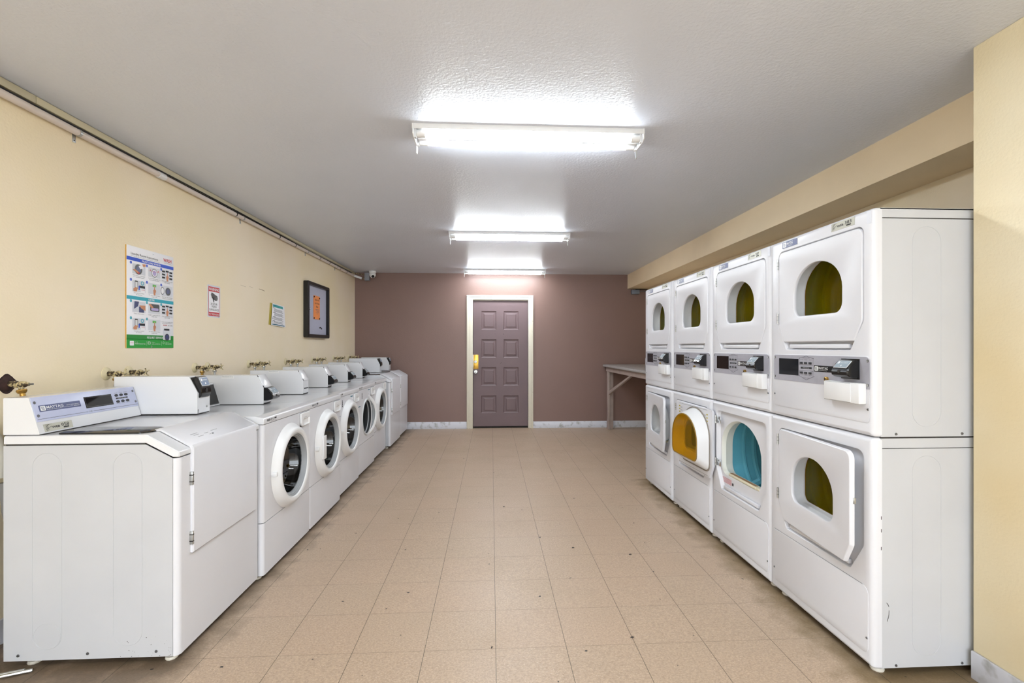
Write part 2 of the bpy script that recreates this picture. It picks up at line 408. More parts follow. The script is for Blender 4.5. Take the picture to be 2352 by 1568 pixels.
cols = [(-.16, .082), (.197, .439)]; rows = [(1.579, 1.877), (1.130, 1.425), (.683, .976), (.243, .523)]
inner = []
for a0, a1 in cols:
    for b0, b1 in rows:
        inner.append((a0, b0, a1, b1))
door.holes([fd(a, b) for a, b in rect(W0, Z0, W1, Z1)], [[fd(a, b) for a, b in rect(*q)] for q in inner], BROWND)
for q in inner:
    L = []
    for ins, c in ((0, 0), (.012, -.010), (.022, -.012), (.030, -.011), (.052, -.001)):
        L.append([fd(a, b, c) for a, b in rect(q[0]+ins, q[1]+ins, q[2]-ins, q[3]-ins)])
    door.loft(L, BROWND, caps=(False, True))
door.loft([[fd(a, b, 0) for a, b in rect(W0, Z0, W1, Z1)], [fd(a, b, -.04) for a, b in rect(W0, Z0, W1, Z1)]], BROWND, caps=(False, True))
door.fbox(fd, W0, Z0, 0, W1, Z0+.035, .003, BROWND)
dob = struct('door_1', door, 'taupe brown eight panel door', angle=20)
m = MB(); m.box((DX0, YB+.075, 0), (DX1, YB+.1, .05), GAP); struct('trim_4', m, 'dark strip painted as shade under the brown door')  # dark strip stands for the shade in the gap below the slab
m = MB(); m.fbox(fd, -.288, .95, 0, -.205, 1.178, .004, BRASSP, .0015)
for a, b in ((-.22, 1.168), (-.22, .962)): m.disc(fd, a, b, .004, INK, .0045)
m.lathe([(.026, 0), (.026, .008), (.018, .012), (.018, .02), (.001, .021)], fd(-.252, 1.066, .004), fd.n, STEEL)
m.fbox(fd, -.256, 1.055, .02, -.248, 1.078, .034, INK, .001)
m.build('lock_plate', dob, label='brass deadbolt plate')
m = MB(); m.fbox(fd, -.300, .925, -.002, -.286, 1.18, .012, STEEL, .001)
m.build('latch_guard', dob)
m = MB(); m.lathe([(.032, 0), (.034, .004), (.03, .012), (.014, .014), (.013, .03), (.026, .036), (.029, .05), (.024, .062), (.001, .064)], fd(-.250, .905, 0), fd.n, STEEL)
m.disc(fd, -.250, .905, .007, INK, .0645, 12); m.build('door_knob', dob, label='round steel knob')
m = MB(); m.disc(fd, .20, 1.51, .006, GAP, .0006); m.disc(fd, .06, 1.512, .004, GAP, .0006); m.line(fd, [(.14, 1.03), (.17, 1.06)], .004, GAP, .0006)
m.build('scuff_marks', dob)
# dark gap lines are strips painted as shade; next the fluorescent fittings
def make_light():
    t = thing('ceiling_light', 'x', 'ceiling light')
    m = MB()                       # housing: channel on the ceiling (local origin at ceiling)
    m.box((-.622, -.082, -.016), (.622, .082, 0), WHITE, .002)
    m.box((-.622, -.086, -.027), (.622, -.081, -.0), WHITE, .001); m.box((-.622, .081, -.027), (.622, .086, -.0), WHITE, .001)
    m.build('housing', t)
    m = MB()                       # wedge shaped ballast cover between the tubes
    f = Fr((0, 0, 0), Y_, Z_)
    m.prism(f, [(-.030, -.016), (-.014, -.050), (.014, -.050), (.030, -.016)], -.600, .600, WHITE, .001)
    for x in (-.36, .33): m.fbox(Fr((0, 0, 0), X_, Y_), x-.075, -.006, -.0506, x+.075, -.001, -.0500, GREYINK)
    m.build('ballast_cover', t)
    for y in (-.051, .051):
        m = MB(); m.tube([(-.555, y, -.042), (.555, y, -.042)], .019, LEDW, 16); tb = m.build('fluorescent_tube', t)
        for s_ in (-1, 1):
            m = MB(); m.tube([(s_*.555, y, -.042), (s_*.600, y, -.042)], .0192, WHITE, 16); m.tube([(s_*.598, y, -.042), (s_*.612, y, -.042)], .010, STEEL, 8); m.build('tube_cap', tb)
    for s_ in (-1, 1):
        m = MB(); fx = Fr((s_*.616, 0, 0), Y_, Z_)
        m.prism(fx, [(-.088, -.055), (-.070, -.066), (.070, -.066), (.088, -.055), (.088, 0), (-.088, 0)], -.003, .003, WHITE, .001)
        for y in (-.051, .051): m.box((s_*.608-.006, y-.012, -.064), (s_*.608+.006, y+.012, -.018), WHITE, .002)
        m.prism(fx, [(.045, -.06), (.088, -.055), (.075, -.085), (.055, -.110), (.045, -.105)], -.002, .002, STEEL if s_ > 0 else WHITE)
        for y in (-.06, .06): m.disc(Fr((s_*.616+.0031*s_, 0, 0), Y_*s_, Z_), y, -.03, .004, SCREWM, .0003, 8)
        m.build('end_plate', t)
    return t
L0 = make_light(); L0.location = (.205, 2.652, H); L0['label'] = 'nearest and largest twin tube ceiling light'; L0['group'] = 'fluorescent ceiling lights'
dup(L0, (.19, 5.02, H), 'middle twin tube ceiling light, between the nearest one and the one by the door')
dup(L0, (.205, 7.36, H), 'farthest twin tube ceiling light, just before the brown door wall')
dup(L0, (.20, .29, H), 'twin tube ceiling light above the camera position, nearer than the nearest visible one')
dup(L0, (.20, -2.06, H), 'unseen twin tube ceiling light added behind the camera to brighten the near ceiling')  # extra unseen fixture, added to brighten the near ceiling and walls

# ------------------------------------------------------------------ washers
FW = lambda o=(0, 0, 0): Fr(o, Y_, Z_)        # frame on a face looking towards +X
WID = .688
def slot(mb, fr, cx, hw, z0, z1, m_, r=.0011):      # embossed stadium line
    p = []
    for k in range(17): w = PI*k/16; p.append(fr(cx+hw*math.cos(w), z1-hw+hw*math.sin(w)))
    for k in range(17): w = PI+PI*k/16; p.append(fr(cx+hw*math.cos(w), z0+hw+hw*math.sin(w)))
    mb.tube(p, r, m_, 6, True)
def screw(mb, fr, a, b, r=.006, c=0): mb.lathe([(r, 0), (r*.8, .0025), (.001, .003)], fr(a, b, c), fr.n, SCREWM, 10)
def shell(mb, prof, mtl, y0, y1, th=.004):    # thin sheet cabinet following an (x,z) profile with side sheets
    for y in (y0, y1-th):
        f = Fr((0, y, 0), X_, Z_); n0 = [f(a, b, 0) for a, b in prof]; n1 = [f(a, b, -th) for a, b in prof]
        mb.loft([n0, n1], mtl); mb.holes(n0, [], mtl); mb.holes(n1, [], mtl)
def feet(t, dx=-.60):
    for x in (-.055, dx):
        for y in (.045, WID-.045):
            m = MB(); m.lathe([(.001, 0), (.022, 0), (.024, .004), (.022, .012), (.006, .016), (.006, .05)], (x, y, 0), Z_, [GAP, PVC, PVC, PVC, STEEL], 14)
            m.build('foot', t)
def web_tag(mb, fr, num, w=.134, h=.031):
    mb.prism(fr, rect(0, 0, w, h), 0, .0012, TAG); g = fr.at(0, 0, .0013)
    mb.text(g, 'PROPERTY OF', w*.05, h*.86, h*.075, INK, w=w*.22)
    for k, (a, b) in enumerate(((.09, .58), (.13, .66), (.17, .72))):
        pts = [(w*(a+.03*math.cos(q)*(1+.2*k)), h*(b-.16+.34*math.sin(q))) for q in [PI*.35+PI*j/8*1.1 for j in range(9)]]
        mb.line(g, pts, h*.035, INK, .0003)
    mb.line(g, [(w*.07, h*.3), (w*.2, h*.55), (w*.26, h*.62)], h*.04, INK, .0003)
    mb.text(g, 'WEB', w*.26, h*.36, h*.27, INK, w=w*.28, bold=.02)
    mb.text(g, num, w*.60, h*.42, h*.42, INK, w=w*.28, bold=.01)
    for k in range(16): mb.fbox(g, w*.66+k*w*.0125, h*.16, 0, w*.66+k*w*.0125+w*.007, h*.34, .0003, INK)
    mb.text(g, '005', w*.06, h*.08, h*.08, INK)
    for a in (.015, .985):
        for b in (.08, .92): mb.disc(g, w*a, h*b, h*.03, SCREWM, .0003, 8)
def maytag_strip(mb, fr, w, h, extra=True, base=NAVY):
    mb.prism(fr, rpoly(rect(0, 0, w, h), h*.06), 0, .001, base); g = fr.at(0, 0, .0011)
    mb.prism(g, rpoly(rect(h*.2, h*.12, h*1.05, h*.88), h*.12), 0, .0004, WHITE)
    for k in range(3): mb.line(g, [(h*(.36+.17*k), h*.72), (h*(.46+.17*k), h*.28)], h*.075, base, .0007)
    mb.text(g, 'MAYTAG', h*1.2, h*.38, h*.42, WHITE, w=min(w*.4, h*3.0), bold=.01)
    mb.text(g, 'COMMERCIAL', h*1.2, h*.16, h*.11, WHITE, w=min(w*.36, h*2.7))
    if extra:
        mb.text(g, 'HIGH EFFICIENCY', w*.97, h*.45, h*.15, WHITE, align='r', w=w*.33); mb.text(g, 'WASHER', w*.97, h*.2, h*.15, WHITE, align='r', w=w*.16)
        mb.line(g, [(w*.52, h*.27), (w*.79, h*.27)], h*.03, WHITE, .0003)
def reader(mb, fr, w=.095, h=.078, d=.055):
    """hooded card reader; fr origin at bottom left of its back, n outwards"""
    pr_ = [(0, 0), (.3*d, -.0), (.72*d, .06*h), (.95*d, .16*h), (d, .34*h), (.9*d, .5*h), (.62*d, .78*h), (.33*d, .97*h), (0, h)]
    L = []
    for a, sc in ((0, .9), (.004, 1), (w-.004, 1), (w, .9)):
        L.append([fr(a, h*.5+(b-h*.5)*sc, c*sc) for c, b in pr_])
    mb.loft(L, BLACK, caps=(True, True))
def reader_label(mb, fr, w, h, d, mt):
    a = fr(.012, .58*h, .87*d+.001); b = fr(.012, .93*h, .42*d+.001)
    g = Fr(a, fr.r, (b-a)); L_ = (b-a).length
    mb.fbox(g, 0, 0, 0, w-.024, L_, .0015, mt); mb.fbox(g, -.002, -.002, -.0006, w-.022, L_+.002, .0008, WHITE)
    mb.text(g, 'Heartland', w*.22, L_*.62, L_*.22, WHITE, c=.0018, w=w*.42)
    mb.fbox(g, w*.06, L_*.55, .0014, w*.17, L_*.9, .0018, WHITE)
    mb.disc(g, w*.38, L_*.25, L_*.12, WHITE, .0018, 10)
    mb.disc(fr, w*.5, h*.36, h*.1, GAP, d*1.002, 12)
def meter_case(t, y0, y1, xb, z0, z1, kind):
    """coin and card housing at the far end of the control console"""
    # profile in (x,z): back bottom, front bottom, nose, top front, back top
    fx, nose, tz = -.262, z0+.112, -.31
    prof = [(xb, z0), (fx, z0), (fx, nose), (tz+.005, z1), (xb, z1)]
    m = MB(); f = Fr((0, y0, 0), X_, Z_)
    q = rpoly(prof, .004, 0, 2)
    m.loft([[f(a, b, 0) for a, b in q], [f(a, b, -(y1-y0)) for a, b in q]], ENAM2); m.holes([f(a, b, 0) for a, b in q], [], ENAM2); m.holes([f(a, b, -(y1-y0)) for a, b in q], [], ENAM2)
    m.fbox(Fr((0, y0, 0), X_, Z_), xb, z0-.003, -(y1-y0)+.002, fx-.004, z0, -.002, GAP)
    if kind == 'inset':
        s0 = V((fx, y0, nose)); s1 = V((tz+.005, y0, z1)); g = Fr(s0, Y_, s1-s0); Ls = (s1-s0).length; w = y1-y0
        m.fbox(g, .006, -.002, -.001, w-.006, Ls-.006, .0012, GAP)
        f2 = FW((fx, y0, z0)); m.line(f2, [(.045, .085), (w-.004, .085)], .0015, GREYINK, .0006)
        m.lathe([(.006, 0), (.006, .002), (.004, .002), (.004, .0005), (.001, .0005)], f2(w-.03, .03), X_, STEEL, 12)
        for k in range(3): m.fbox(f2, .003, .006+.006*k, 0, .014, .009+.006*k, .0005, INK)
    else:
        s0 = V((fx, y0, nose)); s1 = V((tz+.005, y0, z1)); g = Fr(s0, Y_, s1-s0); Ls = (s1-s0).length; w = y1-y0
        m.fbox(g, .004, -.004, 0, w+.006, Ls, .0035, ENAM2, .001)
        m.fbox(g, .0, -.006, .0, .004, .012, .004, INK); m.fbox(g, .0, Ls-.014, .0, .004, Ls-.002, .004, INK)
        m.fbox(FW((fx, y0, z0)), .003, .002, 0, w-.004, .006, .001, GAP)
        if kind == 'slot':
            m.fbox(FW((fx, y0, z0)), .02, .040, 0, w-.01, .049, .001, GAP)
    c = m.build('meter_case', t)
    if kind == 'inset':
        # reader sunk in the slope: label facing up and outwards
        m = MB(); s0 = V((fx-.022, y0+.012, nose-.035)); 
        g = FW(s0); reader(m, g, w-.024, .118, .038); m.build('card_reader', t, label='blue black card reader')
        m = MB(); gg = g; reader_label(m, gg, w-.024, .118, .038, STICKD); m.build('reader_label', bpy.data.objects[t.children[-1].name])
    elif kind == 'reader':
        m = MB(); g = FW((fx, y0+.004, z0+.022)); reader(m, g, w-.004, .088, .062); r = m.build('card_reader', t, label='black hooded card reader')
        m = MB(); reader_label(m, g, w-.004, .088, .062, STICK); m.build('reader_label', r)
def console(t, z0, z1, near=True, num=None, plain=False):
    xb = -.681; a0, a1 = -.585, -.541
    m = MB(); f = Fr((0, 0, 0), X_, Z_); w = .568
    q = rpoly([(xb, z0), (a1, z0), (a0, z1), (xb, z1)], .003, 0, 2)
    m.loft([[f(a, b, 0) for a, b in q], [f(a, b, -w) for a, b in q]], ENAM2); m.holes([f(a, b, 0) for a, b in q], [], ENAM2); m.holes([f(a, b, -w) for a, b in q], [], ENAM2)
    m.fbox(f, xb, z0-.004, -w+.004, a1-.003, z0, -.004, GAP)
    c = m.build('console', t)
    g = Fr((a1, 0, z0), Y_, (a0-a1, 0, z1-z0)); Ls = math.hypot(a0-a1, z1-z0)
    m = MB()
    if not plain:
        k = Ls/.1566
        m.fbox(g, .004, .052*k, 0, .568, .156*k, .0022, BLUEP, .0006); gg = g.at(0, 0, .0023)
        m.line(gg, [(.009, .062*k), (.255, .062*k)], .0014, INK); m.line(gg, [(.285, .062*k), (.565, .062*k)], .0014, INK)
        m.text(gg, 'HE', .262, .0585*k, .008, GREYINK, w=.016)
        maytag_strip(m, gg.at(.027, .092*k), .199, .027)
        m.fbox(gg, .251, .078*k, 0, .410, .131*k, .0008, SCREEN); m.line(gg.at(0, 0, .001), [(.256, .083*k), (.405, .083*k), (.405, .127*k), (.256, .127*k)], .0008, GREYINK, 0, True)
        for a in (.441, .472, .504):
            m.disc(gg, a, .1205*k, .011, BTN, 0, 14, .0065, .0015); m.disc(gg, a, .089*k, .011, BTN, 0, 14, .0065, .0015)
        m.fbox(gg, .434, .102*k, 0, .510, .1085*k, .0006, INK); m.text(gg.at(0, 0, .0007), 'FABRIC SETTINGS', .445, .104*k, .003, WHITE, w=.055)
        for a, s_ in ((.441, 'WHITES'), (.472, 'COLORS'), (.504, 'BRIGHT')): m.text(gg, s_, a, .131*k, .003, INK, align='c', w=.021)
        for a, s_ in ((.441, 'PERM PRESS'), (.472, 'WOOLENS'), (.504, 'DELICATES')): m.text(gg, s_, a, .078*k, .003, INK, align='c', w=.024)
        for a in (.016, .555):
            for b in (.133, .077): m.lathe([(.006, 0), (.006, .001), (.0045, .002), (.001, .001)], gg(a, b*k), gg.n, [INK, SCREWM, SCREWM], 12)
    else:
        m.fbox(g, .006, .01, 0, .562, Ls-.01, .002, DKGREY); m.fbox(g, .012, .016, .002, .556, Ls-.016, .003, BLACK)
    m.build('control_plate', t, label='pale blue control plate with dark display' if not plain else 'dark control plate')
    if num:
        m = MB(); web_tag(m, g.at(.025, .006, .0005), num, .133, .032); m.build('property_tag', t)
def front_corner_loops(fr, y0, y1, z0, z1, r=.018):    # front sheet whose two upright edges roll back
    L = []
    for k in range(6):
        w = PI/2*k/5; ins = r*(1-math.sin(w)); c = -r*(1-math.cos(w)) if False else -r+r*math.sin(w)
    return L
def rolled_sheet(mb, y0, y1, z0, z1, mtl, r=.02, back=-.03, hole=None, holedepth=.02):
    """front sheet in the plane x=0 with rolled upright edges (rolls back to x=back)"""
    prof = [(y0, back)]
    for k in range(7): w = PI/2*k/6; prof.append((y0+r-r*math.cos(w), -r+r*math.sin(w)))
    right = [(y1-(y-y0), x) for y, x in prof][::-1]
    if hole is None:
        p = prof+right; mb.loft([[V((x, y, z0)) for y, x in p], [V((x, y, z1)) for y, x in p]], mtl, closed=False)
    else:
        mb.loft([[V((x, y, z0)) for y, x in prof], [V((x, y, z1)) for y, x in prof]], mtl, closed=False)
        mb.loft([[V((x, y, z0)) for y, x in right], [V((x, y, z1)) for y, x in right]], mtl, closed=False)
        mb.holes([V((0, a, b)) for a, b in rect(y0+r, z0, y1-r, z1)], [[V((0, a, b)) for a, b in hole]], mtl)
        mb.loft([[V((0, a, b)) for a, b in hole], [V((-holedepth, a, b)) for a, b in hole]], mtl)
    for z in (z0, z1):
        p = prof+right; mb.holes([V((x, y, z)) for y, x in p], [], mtl)
def circ(cy, cz, r, n=40): return [(cy+r*math.cos(2*PI*k/n), cz+r*math.sin(2*PI*k/n)) for k in range(n)]

def make_front_loader(kind, stick=False):
    t = thing('front_load_washer', 'x', 'washing machine')
    m = MB()          # cabinet
    prof = [(-.681, .03), (-.03, .03), (-.03, .868), (-.681, .868)]
    shell(m, prof, SIDE, .001, WID-.001)
    m.box((-.681, .004, .03), (-.677, WID-.004, .868), SIDE); m.box((-.68, .004, .03), (-.03, WID-.004, .034), GAP)
    m.build('cabinet', t)
    cy, cz = .345, .568
    m = MB(); rolled_sheet(m, 0, WID, .322, .866, ENAM, hole=circ(cy, cz, .195)); 
    m.box((-.028, .006, .318), (-.008, WID-.006, .3225), GAP); m.box((-.028, .006, .8655), (-.008, WID-.006, .869), GAP)
    m.build('front_panel', t)
    m = MB(); rolled_sheet(m, 0, WID, .03, .318, ENAM); m.build('lower_panel', t)
    m = MB()          # top with rolled front lip
    f = Fr((0, 0, 0), X_, Z_)
    q = rpoly([(-.681, .869), (.003, .869), (.003, .905), (-.05, .9135), (-.681, .9135)], [.002, .003, .012, .03, .002], 0, 4)
    for a in (0,):
        L = [[f(x, z, -.0) for x, z in rpoly([(-.681, .869), (.003, .869), (.003, .905), (-.05, .9135), (-.681, .9135)], [.002, .003, .012, .03, .002], .002, 4)],
             [f(x, z, -.003) for x, z in q], [f(x, z, -WID+.003) for x, z in q],
             [f(x, z, -WID) for x, z in rpoly([(-.681, .869), (.003, .869), (.003, .905), (-.05, .9135), (-.681, .9135)], [.002, .003, .012, .03, .002], .002, 4)]]
        m.loft(L, ENAM2); m.holes(L[0], [], ENAM2); m.holes(L[-1], [], ENAM2)
    g = FW((.0032, 0, 0))
    m.text(g, 'WASH', .035, .880, .014, INK, w=.042, bold=.02); m.text(g, 'OP', .083, .880, .014, INK, w=.017, bold=.01); m.text(g, '112', .103, .880, .014, INK, w=.022)
    for k in range(12): m.fbox(g, .131+k*.0022, .884, 0, .1322+k*.0022, .893, .0003, INK)
    m.line(g, [(.083, .876), (.157, .876)], .002, GREYINK, .0004); m.line(g, [(.13, .899), (.157, .899)], .0015, GREYINK, .0004)
    m.build('top_panel', t)
    # dispenser drawer front with scooped grip
    m = MB(); g = FW((0, 0, 0)); y0, y1, z0, z1 = .512, .662, .772, .860
    m.fbox(g, y0-.002, z0-.002, -.004, y1+.002, z1+.002, .0005, GAP)
    ro = rect(y0, z0, y1, z1); rh = rect(y0+.030, z0+.008, y1-.006, z0+.050)
    A = lambda p, r, i, c: [g(a, b, c) for a, b in rpoly(p, r, i, 5)]
    r1, r2 = [.030, .010, .004, .004], [.026, .008, .004, .020]
    m.loft([A(ro, r1, 0, 0), A(ro, r1, 0, .008), A(ro, r1, .003, .011)], WHITE)
    m.holes(A(ro, r1, .003, .011), [A(rh, r2, 0, .011)], WHITE)
    m.loft([A(rh, r2, 0, .011), A(rh, r2, .004, .004), A(rh, r2, .010, .0015)], WHITE); m.holes(A(rh, r2, .010, .0015), [], WHITE)
    m.text(g.at(0, 0, .0112), 'DETERGENT', y0+.045, z0+.056, .004, GREYINK, w=.05)
    m.build('dispenser_drawer', t)
    if stick:
        m = MB(); m.fbox(g, .15, .775, 0, .167, .835, .0006, INK)
        for z in (.79, .81, .825): m.fbox(g, .153, z, .0006, .164, z+.003, .0009, WHITE)
        m.build('sticker', t, label='small black sticker')
        m = MB(); m.fbox(g, .03, .70, 0, .10, .709, .0006, TEALD); m.build('sticker', t, label='thin blue sticker')
        m = MB(); m.fbox(g, .40, .775, 0, .47, .850, .0005, PAPER); m.fbox(g, .40, .838, 0, .47, .848, .0008, TEALD)
        for k in range(5): m.line(g, [(.405, .828-.010*k), (.465-.008*(k % 2), .828-.010*k)], .0025, GREYINK, .0008)
        m.build('sticker', t, label='printed care sticker')
    m = MB()          # gasket round the opening and drum
    m.lathe([(.196, .0), (.185, .010), (.172, .004), (.176, -.02), (.165, -.028), (.170, -.06), (.180, -.075)], (0, cy, cz), X_, [RUBL, RUBL, DKGREY, RUBBER, DKGREY, DKGREY], 40)
    m.build('door_gasket', t)
    m = MB(); m.lathe([(.18, -.075), (.26, -.085), (.265, -.10), (.265, -.44), (.2, -.455), (.001, -.45)], (0, cy, cz), X_, DRUMS, 40)
    for k in range(3):
        w = 2*PI*k/3+.5; c0, s0 = math.cos(w), math.sin(w)
        m.tube([(-.11, cy+.25*c0, cz+.25*s0), (-.43, cy+.25*c0, cz+.25*s0)], .03, DRUMS, 8)
    m.build('drum', t)
    # door, origin on the hinge line at the far side
    hy = cy+.235
    m = MB(); O = (0, -.235, cz)
    m.lathe([(.256, .001), (.248, .010), (.239, .026), (.231, .038), (.221, .0455), (.212, .047), (.199, .043), (.194, .036)], O, X_, WHITE, 56)
    m.lathe([(.194, .036), (.190, .038), (.188, .028), (.183, .030), (.181, .020), (.176, .022), (.174, .010), (.170, .008)], O, X_, [RUBL, RUBBER, RUBL, RUBBER, RUBL, RUBBER, RUBBER], 56)
    m.lathe([(.252, .001), (.200, -.002), (.178, -.004), (.171, .008)], O, X_, WHITE, 56)
    m.fbox(FW((0, 0, cz)), -.015, -.10, .001, .030, .10, .022, WHITE, .004)
    m.fbox(FW((0, 0, cz)), -.492, -.012, .004, -.474, .012, .034, WHITE, .004)
    d = m.build('door', t, loc=(0, hy, 0))
    m = MB(); m.lathe([(.172, .010), (.166, -.020), (.150, -.060), (.11, -.088), (.06, -.098), (.001, -.100)], O, X_, DGLASS, 40)
    m.build('door_glass', d, label='dark bowl shaped glass')
    m = MB(); m.fbox(FW((0, 0, cz)), -.470, -.03, -.012, -.455, .03, -.002, STEEL, .002); m.build('door_latch', d, label='steel latch')
    # console and meter
    console(t, .915, 1.062, plain=True)
    meter_case(t, .573, .686, -.681, .918, 1.110, kind)
    m = MB(); f = Fr((0, .0, 0), X_, Z_); g = Fr((-.3, .573, 0), X_, Z_)
    m.fbox(g, -.235, 1.088, 0, -.155, 1.105, .0006, WHITE); m.text(g.at(0, 0, .0007), 'OPERATING INSTR. OP 112', -.233, 1.098, .0045, INK, w=.072)
    m.build('service_sticker', t)
    feet(t); return t
def make_bevel_washer(num=None):
    t = thing('slant_front_washer', 'x', 'washing machine')
    m = MB()
    prof = [(-.681, .032), (-.024, .032), (-.024, .842), (-.130, .900), (-.681, .900)]
    shell(m, prof, SIDE, .001, WID-.001, .004)
    m.box((-.681, .004, .032), (-.677, WID-.004, .90), SIDE); m.box((-.68, .004, .032), (-.024, WID-.004, .036), GAP)
    for y, sg in ((.0008, 1),):
        f = Fr((0, y, 0), X_, Z_)
        slot(m, f, -.514, .0565, .075, .869, SIDE); slot(m, f, -.201, .0565, .08, .867, SIDE)
        p = [f(-.514+.052*math.cos(2*PI*k/24), .128+.052*math.sin(2*PI*k/24)) for k in range(24)]; m.tube(p, .0008, SIDE, 5, True)
        for x in (-.625, -.357, -.089): screw(m, f, x, .054)
        for k in range(26):
            x = -.03-random.random()**2*.2; z = .036+random.random()**2.5*.10
            m.disc(f, x, z, .0008+.0012*random.random(), mat('soot', '4a443e', .8) if k == 0 else bpy.data.materials['soot'], .0006, 5)
    m.box((-.675, .0055, .897), (-.135, WID-.0055, .905), GAP)
    m.build('cabinet', t)
    # front sheet with rolled edges
    m = MB(); rolled_sheet(m, 0, WID, .032, .842, ENAM, r=.022, back=-.022); m.build('front_panel', t)
    # lid that folds over the bevel
    m = MB(); f = Fr((0, 0, 0), X_, Z_)
    pf = [(-.681, .905), (-.130, .905), (-.024, .847), (.002, .847), (.002, .868), (-.012, .876), (-.128, .9405), (-.681, .9405)]
    rr = [.003, .003, .003, .003, .008, .01, .02, .008]
    A = lambda ins: rpoly(pf, rr, ins, 4)
    L = [[f(x, z, 0) for x, z in A(.003)], [f(x, z, -.004) for x, z in A(0)], [f(x, z, -WID+.004) for x, z in A(0)], [f(x, z, -WID) for x, z in A(.003)]]
    m.loft(L, ENAM2); m.holes(L[0], [], ENAM2); m.holes(L[-1], [], ENAM2); m.build('top_panel', t)
    # door wrapping bevel and front
    m = MB(); y0, y1 = .078, .638
    pd = [(-.150, .942), (-.122, .941), (-.006, .875), (.0, .862), (.0, .425)]
    po = [(-.150, .948), (-.119, .950), (.004, .881), (.012, .866), (.012, .425)]
    f = Fr((0, y0, 0), X_, Z_)
    prof = pd+po[::-1]
    L = []
    for c, ins in ((0, .004), (-.006, 0), (-(y1-y0)+.006, 0), (-(y1-y0), .004)):
        L.append([f(x, z, c) for x, z in pd]+[f(x-(ins if x > 0 else 0), z-ins*.5, c) for x, z in po[::-1]])
    m.loft(L, ENAM); 
    for q in (L[0], L[-1]): m.holes(q, [], ENAM)
    m.fbox(FW((0, 0, 0)), y0+.01, .4185, 0, y1-.005, .4245, .004, GAP)
    bx = Fr((.004, y0, .881), Y_, (-.123, 0, .069))
    for k, (a, b, w_) in enumerate(((.08, .06, .05), (.09, .05, .035), (.16, .045, .03), (.22, .05, .05), (.10, .035, .04), (.18, .03, .012))): m.line(bx, [(a, b), (a+w_, b)], .002, GREYINK, .0006)
    m.fbox(bx, .20, .027, 0, .212, .033, .0008, INK)
    d = m.build('door', t)
    for z in (.740, .487):
        m = MB(); m.fbox(FW((.0, 0, z)), y0-.006, -.028, .0, y0+.003, .028, .013, STEEL, .001); m.fbox(FW((.0, 0, z)), y0-.0065, .012, .0, y0+.0035, .016, .0135, GAP); m.fbox(FW((.0, 0, z)), y0-.0065, -.016, .0, y0+.0035, -.012, .0135, GAP)
        m.build('hinge', d, label='steel door hinge')
    # smoked dispenser lid on the deck
    m = MB(); g = Fr((0, 0, .941), X_, Y_)
    p = rpoly([(-.50, .025), (-.17, .025), (-.14, .06), (-.14, .15), (-.17, .17), (-.45, .17), (-.50, .12)], .02, 0, 4)
    q = rpoly([(-.50, .025), (-.17, .025), (-.14, .06), (-.14, .15), (-.17, .17), (-.45, .17), (-.50, .12)], .02, .02, 4)
    m.loft([[g(a, b, -.001) for a, b in p], [g(a, b, .004) for a, b in p], [g(a, b, .010) for a, b in q]], SCREEN, caps=(False, False)); m.holes([g(a, b, .010) for a, b in q], [], SCREEN)
    m.build('dispenser_lid', t, label='smoked black dispenser lid')
    console(t, .944, 1.093, num=num)
    meter_case(t, .573, .686, -.681, .948, 1.143, 'inset')
    feet(t); return t

WG = 'row of washing machines along the left wall'
w1 = make_bevel_washer('058'); w1.location = (-1.280, 2.055, 0); tag(w1, 'nearest slant fronted white washer with blue control plate and number 058 tag', group=WG)
w2 = make_front_loader('reader'); w2.location = (-1.260, 2.750, 0); tag(w2, 'nearest round door washer, directly behind the washer tagged 058', group=WG)
w3 = make_front_loader('slot'); w3.location = (-1.262, 3.440, 0); tag(w3, 'round door washer whose meter box has a black slot and no card reader', group=WG)
w4 = make_front_loader('reader', True); w4.location = (-1.295, 4.132, 0); tag(w4, 'round door washer with stickers, just before the one with its door ajar', group=WG)
w5 = dup(w4, (-1.310, 4.828, 0), 'round door washer standing with its door ajar', WG)
w6 = dup(w2, (-1.335, 5.527, 0), 'farthest round door washer, beside the two slant fronted ones at the back', WG)
w7 = make_bevel_washer(); w7.location = (-1.290, 6.262, 0); tag(w7, 'slant fronted washer between the last round door washer and the brown wall corner', group=WG)
w8 = dup(w7, (-1.310, 6.966, 0), 'farthest washer in the row, slant fronted and next to the brown wall', WG)
for c in w5.children:
    if c.name.startswith('door') and not c.name.startswith('door_'):
        c.location = (.022, .345+.235+.035, 0); c.rotation_euler = (0, 0, math.radians(-25)); c['label'] = 'round door standing ajar'
        for g_ in c.children:
            if g_.name.startswith('door_glass'):
                g_.data = g_.data.copy(); g_.data.materials.clear(); g_.data.materials.append(CGLASS)
m = MB(); m.fbox(FW((0, .345, .568)), -.215, -.085, .040, -.150, .085, .052, WHITE, .003)
m.build('door_handle', w3, label='flat white pull plate')

